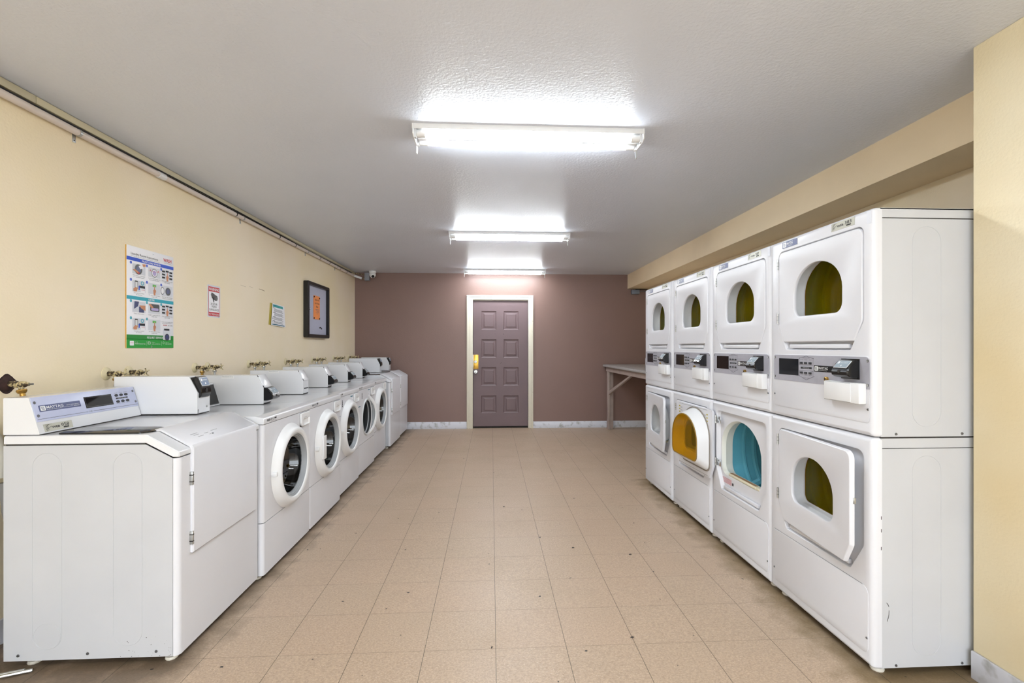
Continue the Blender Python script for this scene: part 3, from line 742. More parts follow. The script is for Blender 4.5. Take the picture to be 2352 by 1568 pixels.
# ------------------------------------------------------------------ stacked dryers
FD = lambda o=(0, 0, 0): Fr(o, -Y_, Z_)       # frame on a face looking towards -X (right = -Y)
D = .694; DW = .690
def door_outline(dz=0, grow=0, low=False, bottom=None):
    zt = 1.786+dz; zs = 1.410+dz; zb = (1.322 if bottom is None else bottom)+dz
    p = [(.092, zb), (.574, zb), (.618, zs), (.618, zt), (.047, zt), (.047, zs)]
    return p, [.012, .012, .03, .03, .035, .03]
def make_dryer(num, open_low=None, label='', tagnum=True):
    t = thing('stacked_dryer', label, 'tumble dryer', group='row of stacked dryers along the right wall')
    W = lambda a, b, c=0: V((c, a, b))
    m = MB()
    for z0, z1 in ((.034, .897), (.900, .938), (.944, 1.805), (1.809, 1.846)):
        m.box((.035, .001, z0), (.70, .006, z1), SIDE); m.box((.035, DW-.006, z0), (.70, DW-.001, z1), SIDE)
    m.box((.036, .004, .036), (.70, .008, 1.84), GAP)
    m.box((.696, .004, .034), (.70, DW-.004, 1.846), SIDE); m.box((.035, .001, 1.842), (.70, DW-.001, 1.847), SIDE)
    m.box((.04, .006, .92), (.69, DW-.006, .944), SIDE); m.box((.04, .006, .034), (.69, DW-.006, .04), GAP)
    f = Fr((0, .0008, 0), X_, Z_)
    slot(m, f, .225, .059, .077, .868, SIDE, .0009); slot(m, f, .225, .059, .983, 1.775, SIDE, .0009)
    for x in (.098, .372):
        for z in (.044, .955): screw(m, f, x, z, .0055)
    m.build('cabinet', t)
    for low in (True, False):
        z0, z1 = (.03, .9405) if low else (.9435, 1.848); dz = -.906 if low else 0
        m = MB()
        R_ = lambda ins, c: [W(a, b, c) for a, b in rpoly(rect(0, z0, DW, z1), .012, ins, 5)]
        L = [R_(0, .040), R_(0, .022), R_(.0025, .012), R_(.009, .004), R_(.018, .0)]
        m.loft(L, ENAM)
        p = [(.118, 1.283+dz), (.556, 1.283+dz), (.622, 1.405+dz), (.622, 1.790+dz), (.043, 1.790+dz), (.043, 1.405+dz)]; rr = [.014, .014, .035, .035, .035, .035]
        Q = lambda ins, c: [W(a, b, c) for a, b in rpoly(p, rr, ins, 5)]
        m.holes(L[-1], [Q(0, 0)], ENAM)
        m.loft([Q(0, 0), Q(.002, .002), Q(.006, .020), Q(.008, .024)], ENAM)
        op = lambda ins, c: [W(a, b, c) for a, b in dshape(.366, .236, .474+.906+dz, .842+.906+dz, .06, .19, ins)]
        m.holes(Q(.008, .024), [op(0, .024)], ENAM)
        m.loft([op(0, .024), op(.004, .028), op(.010, .05), op(.002, .07), op(-.004, .10)], TUBW)
        m.build('front_panel', t)
        # grip groove under the door: shallow step
        m = MB(); g = FD()
        # drum
        cy, cz = .345, .636+.906+dz
        m.loft([op(-.004, .10), [V((.108, cy+.30*math.cos(w), cz+.30*math.sin(w))) for w in [math.atan2(v.z-cz, v.y-cy) for v in op(-.004, .10)]]], TUBW)
        m.lathe([(.300, .108), (.300, .18), (.288, .188), (.288, .20), (.300, .208), (.300, .25), (.286, .258), (.286, .275), (.298, .283), (.298, .33), (.284, .34), (.284, .36), (.29, .365), (.29, .40)], (0, cy, cz), X_, TEAL, 56)
        m.lathe([(.290, .40), (.280, .408), (.272, .404)], (0, cy, cz), X_, GAP, 56)
        m.lathe([(.272, .404), (.262, .398), (.20, .40), (.001, .405)], (0, cy, cz), X_, TEALB, 48)
        for k in range(3):
            w = 2*PI*k/3+1.2; c0, s0 = math.cos(w), math.sin(w)
            m.tube([(.20, cy+.30*c0, cz+.30*s0), (.23, cy+.265*c0, cz+.265*s0), (.36, cy+.265*c0, cz+.265*s0), (.39, cy+.30*c0, cz+.30*s0)], .028, TEAL, 8)
        m.build('drum', t)
        # door; origin on hinge line y=.621
        hy = .621; m = MB(); xo = -.003
        pts = [(a-hy, b) for a, b in [(.092, 1.322+dz), (.574, 1.322+dz), (.616, 1.405+dz), (.616, 1.784+dz), (.049, 1.784+dz), (.049, 1.405+dz)]]; rr2 = [.012, .012, .03, .03, .035, .03]
        P_ = lambda ins, c: [V((c, a, b)) for a, b in rpoly(pts, rr2, ins, 5)]
        win = lambda ins, c: [V((c, a, b)) for a, b in dshape(.328-hy, .164, 1.448+dz, 1.691+dz, .045, .135, ins)]
        # back of door: pan and raised tub
        hb = lambda ins, c, dzz=0: [V((c, a, b)) for a, b in dshape(.364-hy, .213, 1.368+dz, 1.768+dz, .05, .19, ins)]
        hf = lambda ins, c: [V((c, a, b)) for a, b in dshape(.364-hy, .207, 1.418+dz, 1.738+dz, .05, .18, ins)]
        m.loft([P_(.0, .016), P_(0, .004), P_(.002, -.001), P_(.005, xo)], ENAM)
        m.holes(P_(.005, xo), [win(-.006, xo)], ENAM)
        m.loft([win(-.006, xo), win(-.002, xo+.0015), win(0, xo+.005), win(0, .008), win(-.004, .009), win(-.004, .0135)], ENAM)
        m.loft([win(-.004, .0135), hb(.004, .014), hb(.004, .018), hf(.004, .080), hf(.006, .098)], WHITE)
        m.holes(P_(.0, .016), [hb(0, .016)], ENAM)
        m.loft([hb(0, .016), hb(-.002, .018), hb(.004, .03), hf(-.002, .088), hf(.001, .096), hf(.008, .100), hf(.012, .100)], WHITE)
        m.loft([hb(-.010, .0165), hb(-.010, .022), hb(-.002, .022)], GASK)
        # hem lines on the inside of the door
        g2 = Fr((.0162, 0, 0), Y_, Z_)      # n=+X : visible from behind
        m.line(g2, [(-.53, 1.776+dz), (-.08, 1.776+dz)], .002, GREYINK, .0004); m.line(g2, [(-.53, 1.332+dz), (-.06, 1.332+dz)], .002, GREYINK, .0004)
        if open_low == 'open' and low:
            for a in (-.09, -.53):   # printed warnings: right and left blocks as read from the inside
                for k in range(3):
                    z = 1.755+dz-.022*k-(.01 if a > -.2 else 0)
                    m.fbox(g2, a, z-.004, 0, a+.022, z+.004, .0004, LABY)
                    for j in range(3): m.line(g2, [(a+(.026 if a < -.2 else -.002), z-.004-.004*j), (a+(.06 if a < -.2 else -.034-.005*j), z-.004-.004*j)], .0012, GREYINK, .0004)
        for z in (1.66, 1.74, 1.46, 1.535): m.disc(Fr((0, pts[4][0]+.0, 0), -X_, Z_), .0-.006, z+dz, .0025, GAP, .0006, 8)
        d = m.build('door', t, loc=(0, hy, 0))
        m = MB(); L = [hf(.012, .100), hf(.012, .1025)]; 
        m.holes(L[1], [], AMBER); m.build('door_window', d, label='amber door window')
        m = MB(); L = [hf(.006, .099), hf(.006, .1035), hf(.013, .1035), hf(.013, .1005)]
        m.loft(L, mat('amber rim', '8a6a10', .3) if 'amber rim' not in bpy.data.materials else bpy.data.materials['amber rim']); m.build('window_rim', d)
        m = MB(); zc = 1.585+dz; m.fbox(Fr((.0, -.57, zc), Y_, Z_), -.006, -.012, .010, .006, .012, .020, STEEL, .001); m.build('door_catch', d, label='steel catch')
        for z in (1.7275, 1.447):
            m = MB(); m.tube([(-.004, 0, z+dz-.027), (-.004, 0, z+dz+.027)], .0045, STEEL, 10)
            for q in (-.009, .009): m.tube([(-.004, 0, z+dz+q-.0008), (-.004, 0, z+dz+q+.0008)], .0048, GAP, 10)
            m.build('hinge', d, label='steel hinge pin')
        if low:
            if open_low == 'ajar': d.rotation_euler = (0, 0, math.radians(-5.0)); d['label'] = 'lower door hanging slightly open'
            if open_low == 'open':
                d.location = (-.010, hy+.002, 0); d.rotation_euler = (0, 0, math.radians(-178)); d['label'] = 'lower door swung fully open'
                for z in (.821, .541):
                    m = MB(); m.box((-.002, hy-.06, z-.022), (.001, hy-.004, z+.022), CHROME, .001)
                    for q in (-.012, .012): m.lathe([(.004, 0), (.003, .002), (.001, .002)], (-.002, hy-.03, z+q), -X_, SCREWM, 8)
                    m.build('hinge_plate', t, label='galvanised hinge plate')
        # lint screen in the lower lip of the opening
        if low:
            m = MB(); m.box((.02, .19, .480), (.05, .50, .494), LINTW, .003); m.box((.026, .20, .494), (.044, .49, .4965), mat('brown mesh', '8a6b4a', .8) if 'brown mesh' not in bpy.data.materials else bpy.data.materials['brown mesh'])
            m.box((.022, .15, .478), (.045, .185, .492), LINTW, .003); m.build('lint_screen', t)
    # moulded grip groove under each door
    for dz in (0, -.906):
        m = MB(); m.box((.006, .135, 1.292+dz), (.0235, .540, 1.312+dz), ENAM, .004); m.build('grip_ledge', t)
    g = FD()
    A = lambda u: -u
    # service panel below
    m = MB(); p = rpoly([(-.660, .078), (-.020, .078), (-.020, .343), (-.660, .343)], [.025, .025, .03, .006], 0, 5)
    m.loft([[g(a, b, 0) for a, b in p], [g(a, b, .0016) for a, b in p], [g(a, b, .0024) for a, b in rpoly([(-.660, .078), (-.020, .078), (-.020, .343), (-.660, .343)], [.025, .025, .03, .006], .002, 5)]], ENAM)
    m.holes([g(a, b, .0024) for a, b in rpoly([(-.660, .078), (-.020, .078), (-.020, .343), (-.660, .343)], [.025, .025, .03, .006], .002, 5)], [], ENAM)
    m.line(g, [(-.655, .3448), (-.05, .3448)], .0016, GREYINK, .0012)
    for u in (.025, .654): screw(m, g, A(u), .141, .005, .0024)
    m.build('service_panel', t)
    # control panel: white field and grey plate
    m = MB(); r4 = rect(-.658, .995, -.014, 1.262); p = rpoly(r4, .016, 0, 5)
    m.loft([[g(a, b, 0) for a, b in p], [g(a, b, .0014) for a, b in p], [g(a, b, .002) for a, b in rpoly(r4, .016, .0016, 5)]], ENAM); m.holes([g(a, b, .002) for a, b in rpoly(r4, .016, .0016, 5)], [], ENAM)
    for u, z in ((.650, 1.055), (.019, 1.050)): screw(m, g, A(u), z, .005, .002)
    k = m.build('control_panel', t)
    m = MB(); r5 = rect(-.655, 1.130, -.010, 1.259); p = rpoly(r5, [.001, .001, .022, .014], 0, 5)
    m.prism(g, p, .002, .0035, GREYP); h = g.at(0, 0, .0036)
    m.fbox(h, -.610, 1.160, 0, -.452, 1.241, .0008, SCREEN)
    z_ = 1.213
    m.line(h, [(-.448, 1.244), (-.395, 1.2555), (-.341, 1.244)], .0014, INK, .0003); m.line(h, [(-.454, 1.161), (-.448, 1.161), (-.395, 1.1425), (-.341, 1.161), (-.335, 1.161)], .0014, INK, .0003)
    m.line(h, [(-.444, 1.247), (-.444, 1.213), (-.345, 1.213), (-.345, 1.247)], .0012, INK, .0003); m.line(h, [(-.444, 1.158), (-.444, 1.186), (-.345, 1.186), (-.345, 1.158)], .0012, INK, .0003)
    m.fbox(h, -.435, 1.195, 0, -.355, 1.204, .0005, INK); m.text(h.at(0, 0, .0006), 'INDICATOR', -.395, 1.198, .003, WHITE, align='c', w=.045)
    m.text(h, 'UPPER DRYER', -.395, 1.245, .0035, INK, align='c', w=.05); m.text(h, 'LOWER DRYER', -.395, 1.150, .0035, INK, align='c', w=.05)
    for a, s1 in ((-.428, 'COTTON'), (-.397, 'PERM'), (-.364, 'DELICATE')):
        for z in (1.2225, 1.176):
            m.fbox(h, a-.009, z-.005, 0, a+.008, z+.005, .004, BTN, .001); m.fbox(h, a-.002, z-.004, .004, a+.006, z+.003, .0045, DKGREY)
        m.text(h, s1, a, 1.236, .0028, INK, align='c', w=.022); m.text(h, s1, a, 1.164, .0028, INK, align='c', w=.022)
    maytag_strip(m, h.at(-.339, 1.186), .150, .028, False, BLACK)
    for u, z in ((.646, 1.245), (.646, 1.147), (.020, 1.243), (.020, 1.146)): m.lathe([(.006, 0), (.0055, .0015), (.003, .002), (.001, .001)], h(A(u), z), h.n, [GAP, STEEL, STEEL], 10)
    gp = m.build('control_plate', k, label='silver grey control plate')
    m = MB(); m.fbox(h, -.162, 1.166, 0, -.060, 1.250, .003, BLACK, .0008); hh = h.at(-.157, 1.171, .003); reader(m, hh, .095, .074, .050); rd = m.build('card_reader', t, label='black hooded card reader')
    m = MB(); reader_label(m, hh, .095, .074, .050, STICK); m.build('reader_label', rd)
    m = MB(); m.fbox(g, -.229, 1.070, .002, -.027, 1.153, .034, WHITE, .004); m.fbox(g, -.226, 1.0735, .034, -.070, 1.1495, .0365, WHITE, .001)
    m.line(g, [(-.226, 1.1503), (-.072, 1.1503)], .0012, GREYINK, .0353); m.line(g, [(-.226, 1.0728), (-.072, 1.0728)], .0012, GREYINK, .0353)
    m.build('coin_box', t, label='white coin box')
    m = MB(); m.lathe([(.010, 0), (.010, .010), (.007, .012), (.001, .011)], g(-.251, 1.156, .003), g.n, BRASS, 14); m.disc(g, -.251, 1.156, .004, GAP, .0155, 10); m.build('lock', t, label='small brass key lock')
    # badge and tags
    m = MB(); b0 = g.at(-.588, 1.798); m.prism(b0, rpoly(rect(0, 0, .126, .038), .004), 0, .0012, WHITE); maytag_strip(m, b0.at(.003, .003, .0012), .120, .032, False); m.build('maker_badge', t, label='dark blue maker badge')
    m = MB(); web_tag(m, g.at(-.228, 1.803), num, .136, .033); m.build('property_tag', t)
    m = MB(); m.fbox(g, -.028, 1.788, -.001, -.006, 1.838, .0004, PALE); m.build('tape_residue', t)
    for x in (.06, .62):
        for y in (.05, DW-.05):
            m = MB(); m.lathe([(.001, 0), (.024, 0), (.026, .005), (.022, .013), (.006, .018), (.006, .04)], (x, y, 0), Z_, [GAP, PVC, PVC, PVC, STEEL], 14); m.build('foot', t)
    return t
d1 = make_dryer('383', 'ajar', 'nearest stacked dryer pair with property tag 383'); d1.location = (1.495, 1.823, 0)
d2 = make_dryer('387', 'open', 'stacked dryer tagged 387 with its lower teal drum standing open'); d2.location = (1.495, 1.823+.693, 0)
d3 = make_dryer('381', None, 'stacked dryer behind the swung open amber door, third from the near wall'); d3.location = (1.490, 1.823+1.387, 0)
d4 = make_dryer('385', 'ajar', 'farthest stacked dryer, beside the laminate folding counter'); d4.location = (1.482, 1.823+2.080, 0)
f = Fr((0, -.0002, 0), X_, Z_)
for P in ([(.058, .292), (.064, .285), (.0665, .277)], [(.068, .262), (.0675, .245), (.063, .228), (.060, .220)]):
    m = MB(); m.line(f, P, .0015, INK, .0012); m.build('scratch', d1, label='dark curved scratch')
for z in (.50, .57, .62):
    m = MB(); m.fbox(f, .0352, z, .0008, .0372, z+.013, .0013, RUST); m.build('rust_speck', d1, label='rust speck on the seam')
# red instruction print under the open drum, and a yellow cord hanging inside the third upper drum
m = MB(); f = FD((.0235, 0, 0))
for k in range(6): m.line(f, [(-.60+.004*k, .452-.006*k), (-.47, .452-.006*k)], .002, REDI, .0004)
m.fbox(f, -.46, .424, 0, -.445, .440, .001, INK); m.build('drum_notice', d2, label='small red printed notice')
m = MB(); m.tube([(.25+.02*math.sin(k*1.3), .22+.03*k, 1.40+.012*math.sin(k)+.0*k) if k < 5 else (.25, .34-.02*(k-5), 1.42+.05*(k-5)) for k in range(9)], .005, YEL, 8)
yc = tag(m.build('yellow_cord', loc=d3.location), 'yellow cord lying in the upper drum of the third dryer', 'cord')

# ------------------------------------------------------------------ taps behind the washers
def make_tap(hose=HOSEB, nut=CHROME):
    t = thing('washer_faucet', 'x', 'faucet')
    m = MB(); m.lathe([(.036, .0), (.035, .004), (.026, .010), (.014, .014)], (0, 0, 0), X_, CREAMP, 24); m.build('escutcheon', t, label='cream painted wall flange')
    m = MB(); m.tube([(.008, 0, 0), (.03, 0, 0)], .010, OLDBR, 12)
    m.lathe([(.001, .028), (.014, .028), (.0145, .04), (.011, .042), (.012, .06), (.016, .062), (.016, .076), (.010, .078), (.008, .092), (.001, .092)], (0, 0, 0), X_, OLDBR, 10)
    m.tube([(.052, 0, 0), (.052, 0, -.026)], .011, OLDBR, 12); m.build('valve_body', t)
    m = MB(); m.tube([(.090, 0, 0), (.104, 0, 0)], .004, SCREWM, 8); m.tube([(.106, 0, .026), (.103, .003, .010), (.102, 0, 0), (.103, -.003, -.012), (.108, 0, -.026)], .0035, OLDBR, 8)
    m.tube([(.106, .024, 0), (.103, .0, 0), (.106, -.024, 0)], .0035, OLDBR, 8); m.build('handle', t)
    m = MB(); m.lathe([(.001, 0), (.015, 0), (.016, -.005), (.014, -.012), (.009, -.014), (.009, -.034), (.001, -.034)], (.052, 0, -.026), Z_, nut, 14); m.build('hose_nut', t)
    m = MB(); m.tube([(.052, 0, -.058), (.05, 0, -.11), (.045, .01, -.2), (.06, .02, -.35), (.05, .02, -.6)], .009, hose, 10); m.build('hose', t)
    return t
TG = 'wall taps behind the washers'
tp = make_tap(); tpb = make_tap(nut=BRASS)
ys = [(2.82, 2.985), (3.628, 3.785), (4.41, 4.58), (5.18, 5.355), (5.93, 6.10), (6.71, 6.88), (7.40, 7.56)]
where = ['just behind the washer tagged 058', 'behind the nearest round door washer', 'behind the washer with the slotted meter box', 'below the teal notice sheet', 'below the framed notice board', 'second pair from the brown wall', 'last pair by the brown wall corner']
first = {0: True, 1: True}
for i, (a, b) in enumerate(ys):
    for j, y in enumerate((a, b)):
        src = tpb if j == 0 and i < 2 else tp; key = 1 if src is tpb else 0
        lab = ('left' if j == 0 else 'right')+' brass wall tap of the pair '+where[i]
        if first[key]: o = src; first[key] = False; o.location = (XL, y, 1.15); o['label'] = lab; o['group'] = TG
        else: o = dup(src, (XL, y, 1.15), lab, TG)
        if j == 1: 
            for c in o.children:
                if c.name.startswith('handle'): c.rotation_euler = (.5, 0, 0)
single = thing('washer_faucet', 'single bare tap coming from a ragged dark hole, left of the washer tagged 058', 'faucet', (XL, 2.265, 1.135), TG)
m = MB()
p = [(.040*(1+.10*math.sin(5*w)+.08*math.sin(9*w))*math.cos(w), .042*(1+.08*math.cos(4*w))*math.sin(w)) for w in [2*PI*k/30 for k in range(30)]]
m.prism(FW(), p, 0, .001, RUST); m.lathe([(.034, .001), (.020, .012), (.014, .016)], (0, 0, 0), X_, RUST, 14); m.build('wall_hole', single, label='ragged dark hole')
m = MB(); m.tube([(.0, 0, 0), (.04, 0, -.002)], .012, OLDBR, 12)
m.lathe([(.001, .034), (.015, .034), (.015, .044), (.011, .046), (.012, .058), (.014, .06), (.014, .078), (.009, .08), (.008, .094), (.001, .094)], (0, 0, -.002), X_, OLDBR, 12)
m.tube([(.062, 0, 0), (.062, 0, -.028)], .010, OLDBR, 12); m.tube([(.094, 0, -.002), (.112, 0, -.001)], .004, SCREWM, 8); m.build('valve_body', single)
m = MB(); m.lathe([(.001, 0), (.018, 0), (.019, -.006), (.014, -.016), (.010, -.018), (.010, -.034), (.001, -.034)], (.062, 0, -.026), (-.25, 0, 1), BRASS, 14)
m.tube([(.070, 0, -.055), (.080, 0, -.082)], .010, BRASS, 10); m.tube([(.080, 0, -.082), (.086, .01, -.16), (.07, .02, -.3), (.03, .03, -.6)], .009, HOSEB, 10); m.build('hose', single)
# drain pipe and hoses in the gap behind the nearest washer
m = MB(); m.tube([(XL+.03, 2.15, .93), (XL+.05, 2.15, .90), (XL+.07, 2.15, .84), (XL+.06, 2.16, .75)], [.035, .036, .035, .03], PVC, 14)
tag(m.build('drain_elbow'), 'off white drain elbow on the wall behind the washer tagged 058', 'pipe')
for k, (x, mt, lab) in enumerate(((.045, HOSEB, 'black'), (.10, HOSE, 'grey ribbed'))):
    m = MB(); P = [(XL+x+.03*math.sin(z*5+k), 2.13+.07*k+.02*math.cos(z*4), z) for z in [.72-.04*j for j in range(17)]]
    m.tube(P, [(.012 if k == 0 else .016)+(.0015 if j % 2 and k else 0) for j in range(17)], mt, 10)
    tag(m.build('drain_hose'), lab+' hose hanging behind the washer tagged 058', 'hose')
m = MB()
for k in range(2): m.tube([(-2.02+.03*k, 1.96+.02*k, .008), (-1.95+.04*k, 2.00, .010), (-1.86+.03*k, 2.035, .008)], .007, STEEL, 8)
tag(m.build('metal_strap'), 'bright bent metal straps on the floor under the washer tagged 058', 'metal strap')

# ------------------------------------------------------------------ conduits under the ceiling
def arc_pts(y0, y1, n, fx, fz): return [(fx(y0+(y1-y0)*k/n), y0+(y1-y0)*k/n, fz(y0+(y1-y0)*k/n)) for k in range(n+1)]
m = MB(); m.tube([(XL+.026, -2.9, 2.398), (XL+.026, 3.2, 2.400)], .0175, PIPEW, 14)
m.tube([(XL+.026, 3.2, 2.400), (XL+.026, 3.26, 2.400)], .021, WHITE, 14)
m.tube([(XL+.026, 3.26, 2.400), (XL+.026, 7.50, 2.402), (XL+.035, 7.56, 2.398)], .0165, PIPEW, 14)
m.tube([(XL+.035, 7.56, 2.398), (XL+.10, 7.60, 2.380), (XL+.145, 7.60, 2.362)], .017, WHITE, 12)
cp = m.build('conduit_pipe'); tag(cp, 'round pinkish white conduit running along the top of the left wall', 'pipe')
for y in (4.13, 4.95, 5.35, 6.1, 6.45, 6.9, 7.2):
    m = MB(); m.tube([(XL+.026, y, 2.402), (XL+.026, y+.012, 2.402)], .0182, CABLE, 14); m.build('cable_tie', cp)
for y in (2.60, 4.25, 5.7, 6.75):
    m = MB(); m.tube([(XL+.026, y, 2.400), (XL+.026, y+.014, 2.400)], .0195, STEEL, 14); m.fbox(FW((XL, 0, 0)), y, 2.352, 0, y+.02, 2.392, .003, STEEL, .0005)
    m.disc(FW((XL, 0, 0)), y+.010, 2.362, .004, INK, .0035, 10); m.build('pipe_strap', cp, label='steel pipe strap')
m = MB(); m.box((XL, -2.9, 2.436), (XL+.022, 2.38, 2.472), RACE, .002); m.box((XL, 2.383, 2.437), (XL+.0215, 4.9, 2.472), RACE, .002); m.box((XL, 4.903, 2.444), (XL+.018, 7.7, 2.472), RACE, .002)
tag(m.build('cable_raceway'), 'cream square raceway in the corner of ceiling and left wall', 'raceway')
for k, (dx, z0, am) in enumerate(((.012, 2.428, .004), (.030, 2.426, .006))):
    m = MB(); m.tube([(XL+dx, y, z0+am*math.sin(y*1.7+k)) for y in [-2.9+.2*j for j in range(53)]], .0045, CABLE, 8)
    tag(m.build('black_cable'), ('upper' if k == 0 else 'lower, thicker looking')+' black cable between raceway and conduit on the left wall', 'cable')
# security camera and junction boxes
m = MB(); m.box((-1.962, 7.61, 2.335), (-1.890, 7.68, 2.452), mat('grey junction box', '83858c', .45), .003)
jb = m.build('junction_box'); tag(jb, 'grey box beside the white dome camera in the far left corner', 'junction box')
m = MB(); m.tube([(-1.92, 7.68, 2.43), (-2.0, 7.72, 2.44), (XL+.01, 7.74, 2.46)], .006, OLDBR, 8); m.tube([(-1.93, 7.68, 2.36), (-2.0, 7.71, 2.37), (XL+.15, 7.70, 2.40)], .004, OLDBR, 8); m.build('cable', jb)
sc = thing('security_camera', 'white dome security camera under the ceiling in the far left corner', 'camera', (-1.835, 7.60, H))
m = MB(); m.lathe([(.001, 0), (.055, 0), (.055, -.022), (.050, -.03), (.045, -.034)], (0, 0, 0), Z_, WHITE, 24); m.build('base', sc)
m = MB(); m.lathe([(.001, .048), (.026, .040), (.044, .02), (.05, 0), (.047, -.02), (.036, -.036), (.02, -.046), (.001, -.05)], (0, 0, -.055), (.25, -.6, -.6), WHITE, 24); m.build('ball', sc)
m = MB(); a = V((.25, -.6, -.6)).normalized(); m.lathe([(.024, .036), (.022, .046), (.001, .049)], V((0, 0, -.055)), a, BLACK, 18); m.build('lens', sc, label='black lens')
m = MB(); m.box((2.262, 7.66, 2.155), (2.382, 7.74, 2.222), mat('slate junction box', '6c727c', .45), .003); jb2 = m.build('junction_box'); tag(jb2, 'grey box under the tan soffit on the brown wall, above the folding counter', 'junction box')
m = MB(); m.tube([(2.38, 7.70, 2.20), (2.45, 7.70, 2.205), (2.53, 7.70, 2.205)], .008, SCREWM, 8); m.tube([(2.33, 7.72, 2.235), (2.53, 7.72, 2.235)], .006, CABLE, 8); m.build('conduit', jb2)

# ------------------------------------------------------------------ notices on the left wall
def poster():
    Wd, Hh = .420, .610; o = V((XL, 2.963, 1.903)); f = Fr(o, Y_, Z_)
    t = thing('instruction_poster', 'tall white laundry instruction poster with blue, teal and green bands', 'poster', (XL, 2.963, 1.903))
    f = Fr((0, 0, 0), Y_, Z_)
    m = MB(); m.fbox(f, 0, -Hh, 0, Wd, 0, .006, PAPER, .0008); m.fbox(f, -.0004, -Hh, 0, .0006, 0, .0055, BRASSP)
    g = f.at(0, 0, .0063); c1 = .0004; c2 = .0007
    B = lambda a0, b0, a1, b1, mt, c=0: m.poly(g, [(a0*Wd, -b1*Hh), (a1*Wd, -b1*Hh), (a1*Wd, -b0*Hh), (a0*Wd, -b0*Hh)], mt, c)
    T = lambda s_, a, b, sz, mt, al='c', w=None, bold=0, c=c1: m.text(g, s_, a*Wd, -b*Hh, sz*Hh, mt, c, al, w*Wd if w else None, bold)
    T('Laundry Room Instructions', .08, .083, .024, INK, 'l', .56); T('Read all signage prior to using machines for the first time', .08, .099, .006, INK, 'l', .60)
    T('WASH', .76, .072, .034, REDI, 'l', .19, .03); m.line(g, [(.78*Wd, -.088*Hh), (.86*Wd, -.084*Hh), (.95*Wd, -.093*Hh)], .0015, GREYINK, c1)
    m.disc(g, .53*Wd, -.028*Hh, .006, STEEL, c2, 12); m.disc(g, .53*Wd, -.028*Hh, .003, INK, c2+.0003, 8)
    m.disc(g, .50*Wd, -.985*Hh, .006, STEEL, c2, 12); m.disc(g, .50*Wd, -.985*Hh, .003, INK, c2+.0003, 8)
    B(0, .108, 1, .143, BLUEI); T('FRONT LOAD WASHER', .5, .135, .019, WHITE, w=.40, bold=.02)
    B(0, .488, 1, .523, CYANI); T('DRYER', .5, .514, .018, WHITE, w=.13, bold=.02)
    B(0, .868, 1, .915, GREEND); B(0, .912, 1, 1.0, GREENI); T('REQUEST SERVICE', .575, .902, .02, WHITE, w=.34, bold=.02)
    def hand(a, b, s=1):
        s *= .62; b -= .012        # pointing hand seen from the back
        P = [(-.012, -.075), (.018, -.075), (.016, -.05), (.028, -.035), (.026, -.015), (.010, -.008), (.004, .03), (-.004, .03), (-.006, -.006), (-.02, -.02), (-.018, -.045)]
        m.poly(g, [(a*Wd+x*s, -b*Hh+y*s) for x, y in P], SKIN, c2)
    def num(a, b, s_, mt): m.disc(g, a*Wd, -b*Hh, .009, mt, c2, 14); T(s_, a, b+.006, .013, WHITE, c=.001)
    cxs = (.24, .56, .85); 
    rows_ = ((.165, .315, .345), (.345, .475, .0)); 
    def cell(cx_, b0, b1): B(cx_-.13, b0, cx_+.13, b1, PALE)
    def keypad(cx_, b0):
        for r_ in range(3):
            for q in range(3):
                if q == 1 and r_ > 0: continue
                B(cx_-.12+.085*q, b0+.008+.033*r_-(.006 if q == 1 else 0), cx_-.05+.085*q, b0+.026+.033*r_-(.006 if q == 1 else 0), INK, c1)
        hand(cx_, b0+.062, .85)
    def phone(cx_, b0):
        m.poly(g, rpoly([(cx_*Wd-.035, -(b0+.095)*Hh), (cx_*Wd-.010, -(b0+.095)*Hh), (cx_*Wd-.010, -(b0+.012)*Hh), (cx_*Wd-.035, -(b0+.012)*Hh)], .005), INK, c1)
        B(cx_-.076, b0+.022, cx_-.032, b0+.085, WHITE, c2); m.poly(g, [(cx_*Wd-.045, -(b0+.119)*Hh), (cx_*Wd-.02, -(b0+.119)*Hh), (cx_*Wd-.010, -(b0+.08)*Hh), (cx_*Wd-.03, -(b0+.075)*Hh), (cx_*Wd-.048, -(b0+.095)*Hh)], SKIN, .0009)
        m.ring(g, cx_*Wd+.028, -(b0+.028)*Hh, .013, .005, CYANI, c1, 16); B(cx_+.0, b0+.055, cx_+.12, b0+.078, INK, c1); B(cx_+.03, b0+.085, cx_+.12, b0+.125, PAPER, c1); T('WASH', cx_+.08, b0+.1, .009, REDI, w=.07, c=.0009); B(cx_-.01, b0+.06, cx_+.012, b0+.10, BLUEI, c2)
    def start(cx_, b0): m.fbox(g, cx_*Wd-.016, -(b0+.035)*Hh, 0, cx_*Wd+.016, -(b0+.012)*Hh, c1, LIME); T('START', cx_, b0+.028, .007, WHITE, w=.05, c=.0009); hand(cx_, b0+.066, .85)
    def washer_icon(cx_, b, r, dark=True): m.disc(g, cx_*Wd, -b*Hh, r, GREYINK, c1, 20); m.disc(g, cx_*Wd, -b*Hh, r*.85, PAPER if not dark else DKGREY, c2, 20); m.disc(g, cx_*Wd, -b*Hh, r*.62, NAVY if dark else PURP, .0009, 20)
    def cap(cx_, b, l1, l2): T(l1, cx_, b, .009, INK, w=.25 if len(l1) > 18 else .2); T(l2, cx_, b+.016, .009, INK, w=.22 if len(l2) > 16 else .12)
    # washer steps
    b0 = .163
    for i, cx_ in enumerate(cxs): cell(cx_, b0+.005, b0+.105)
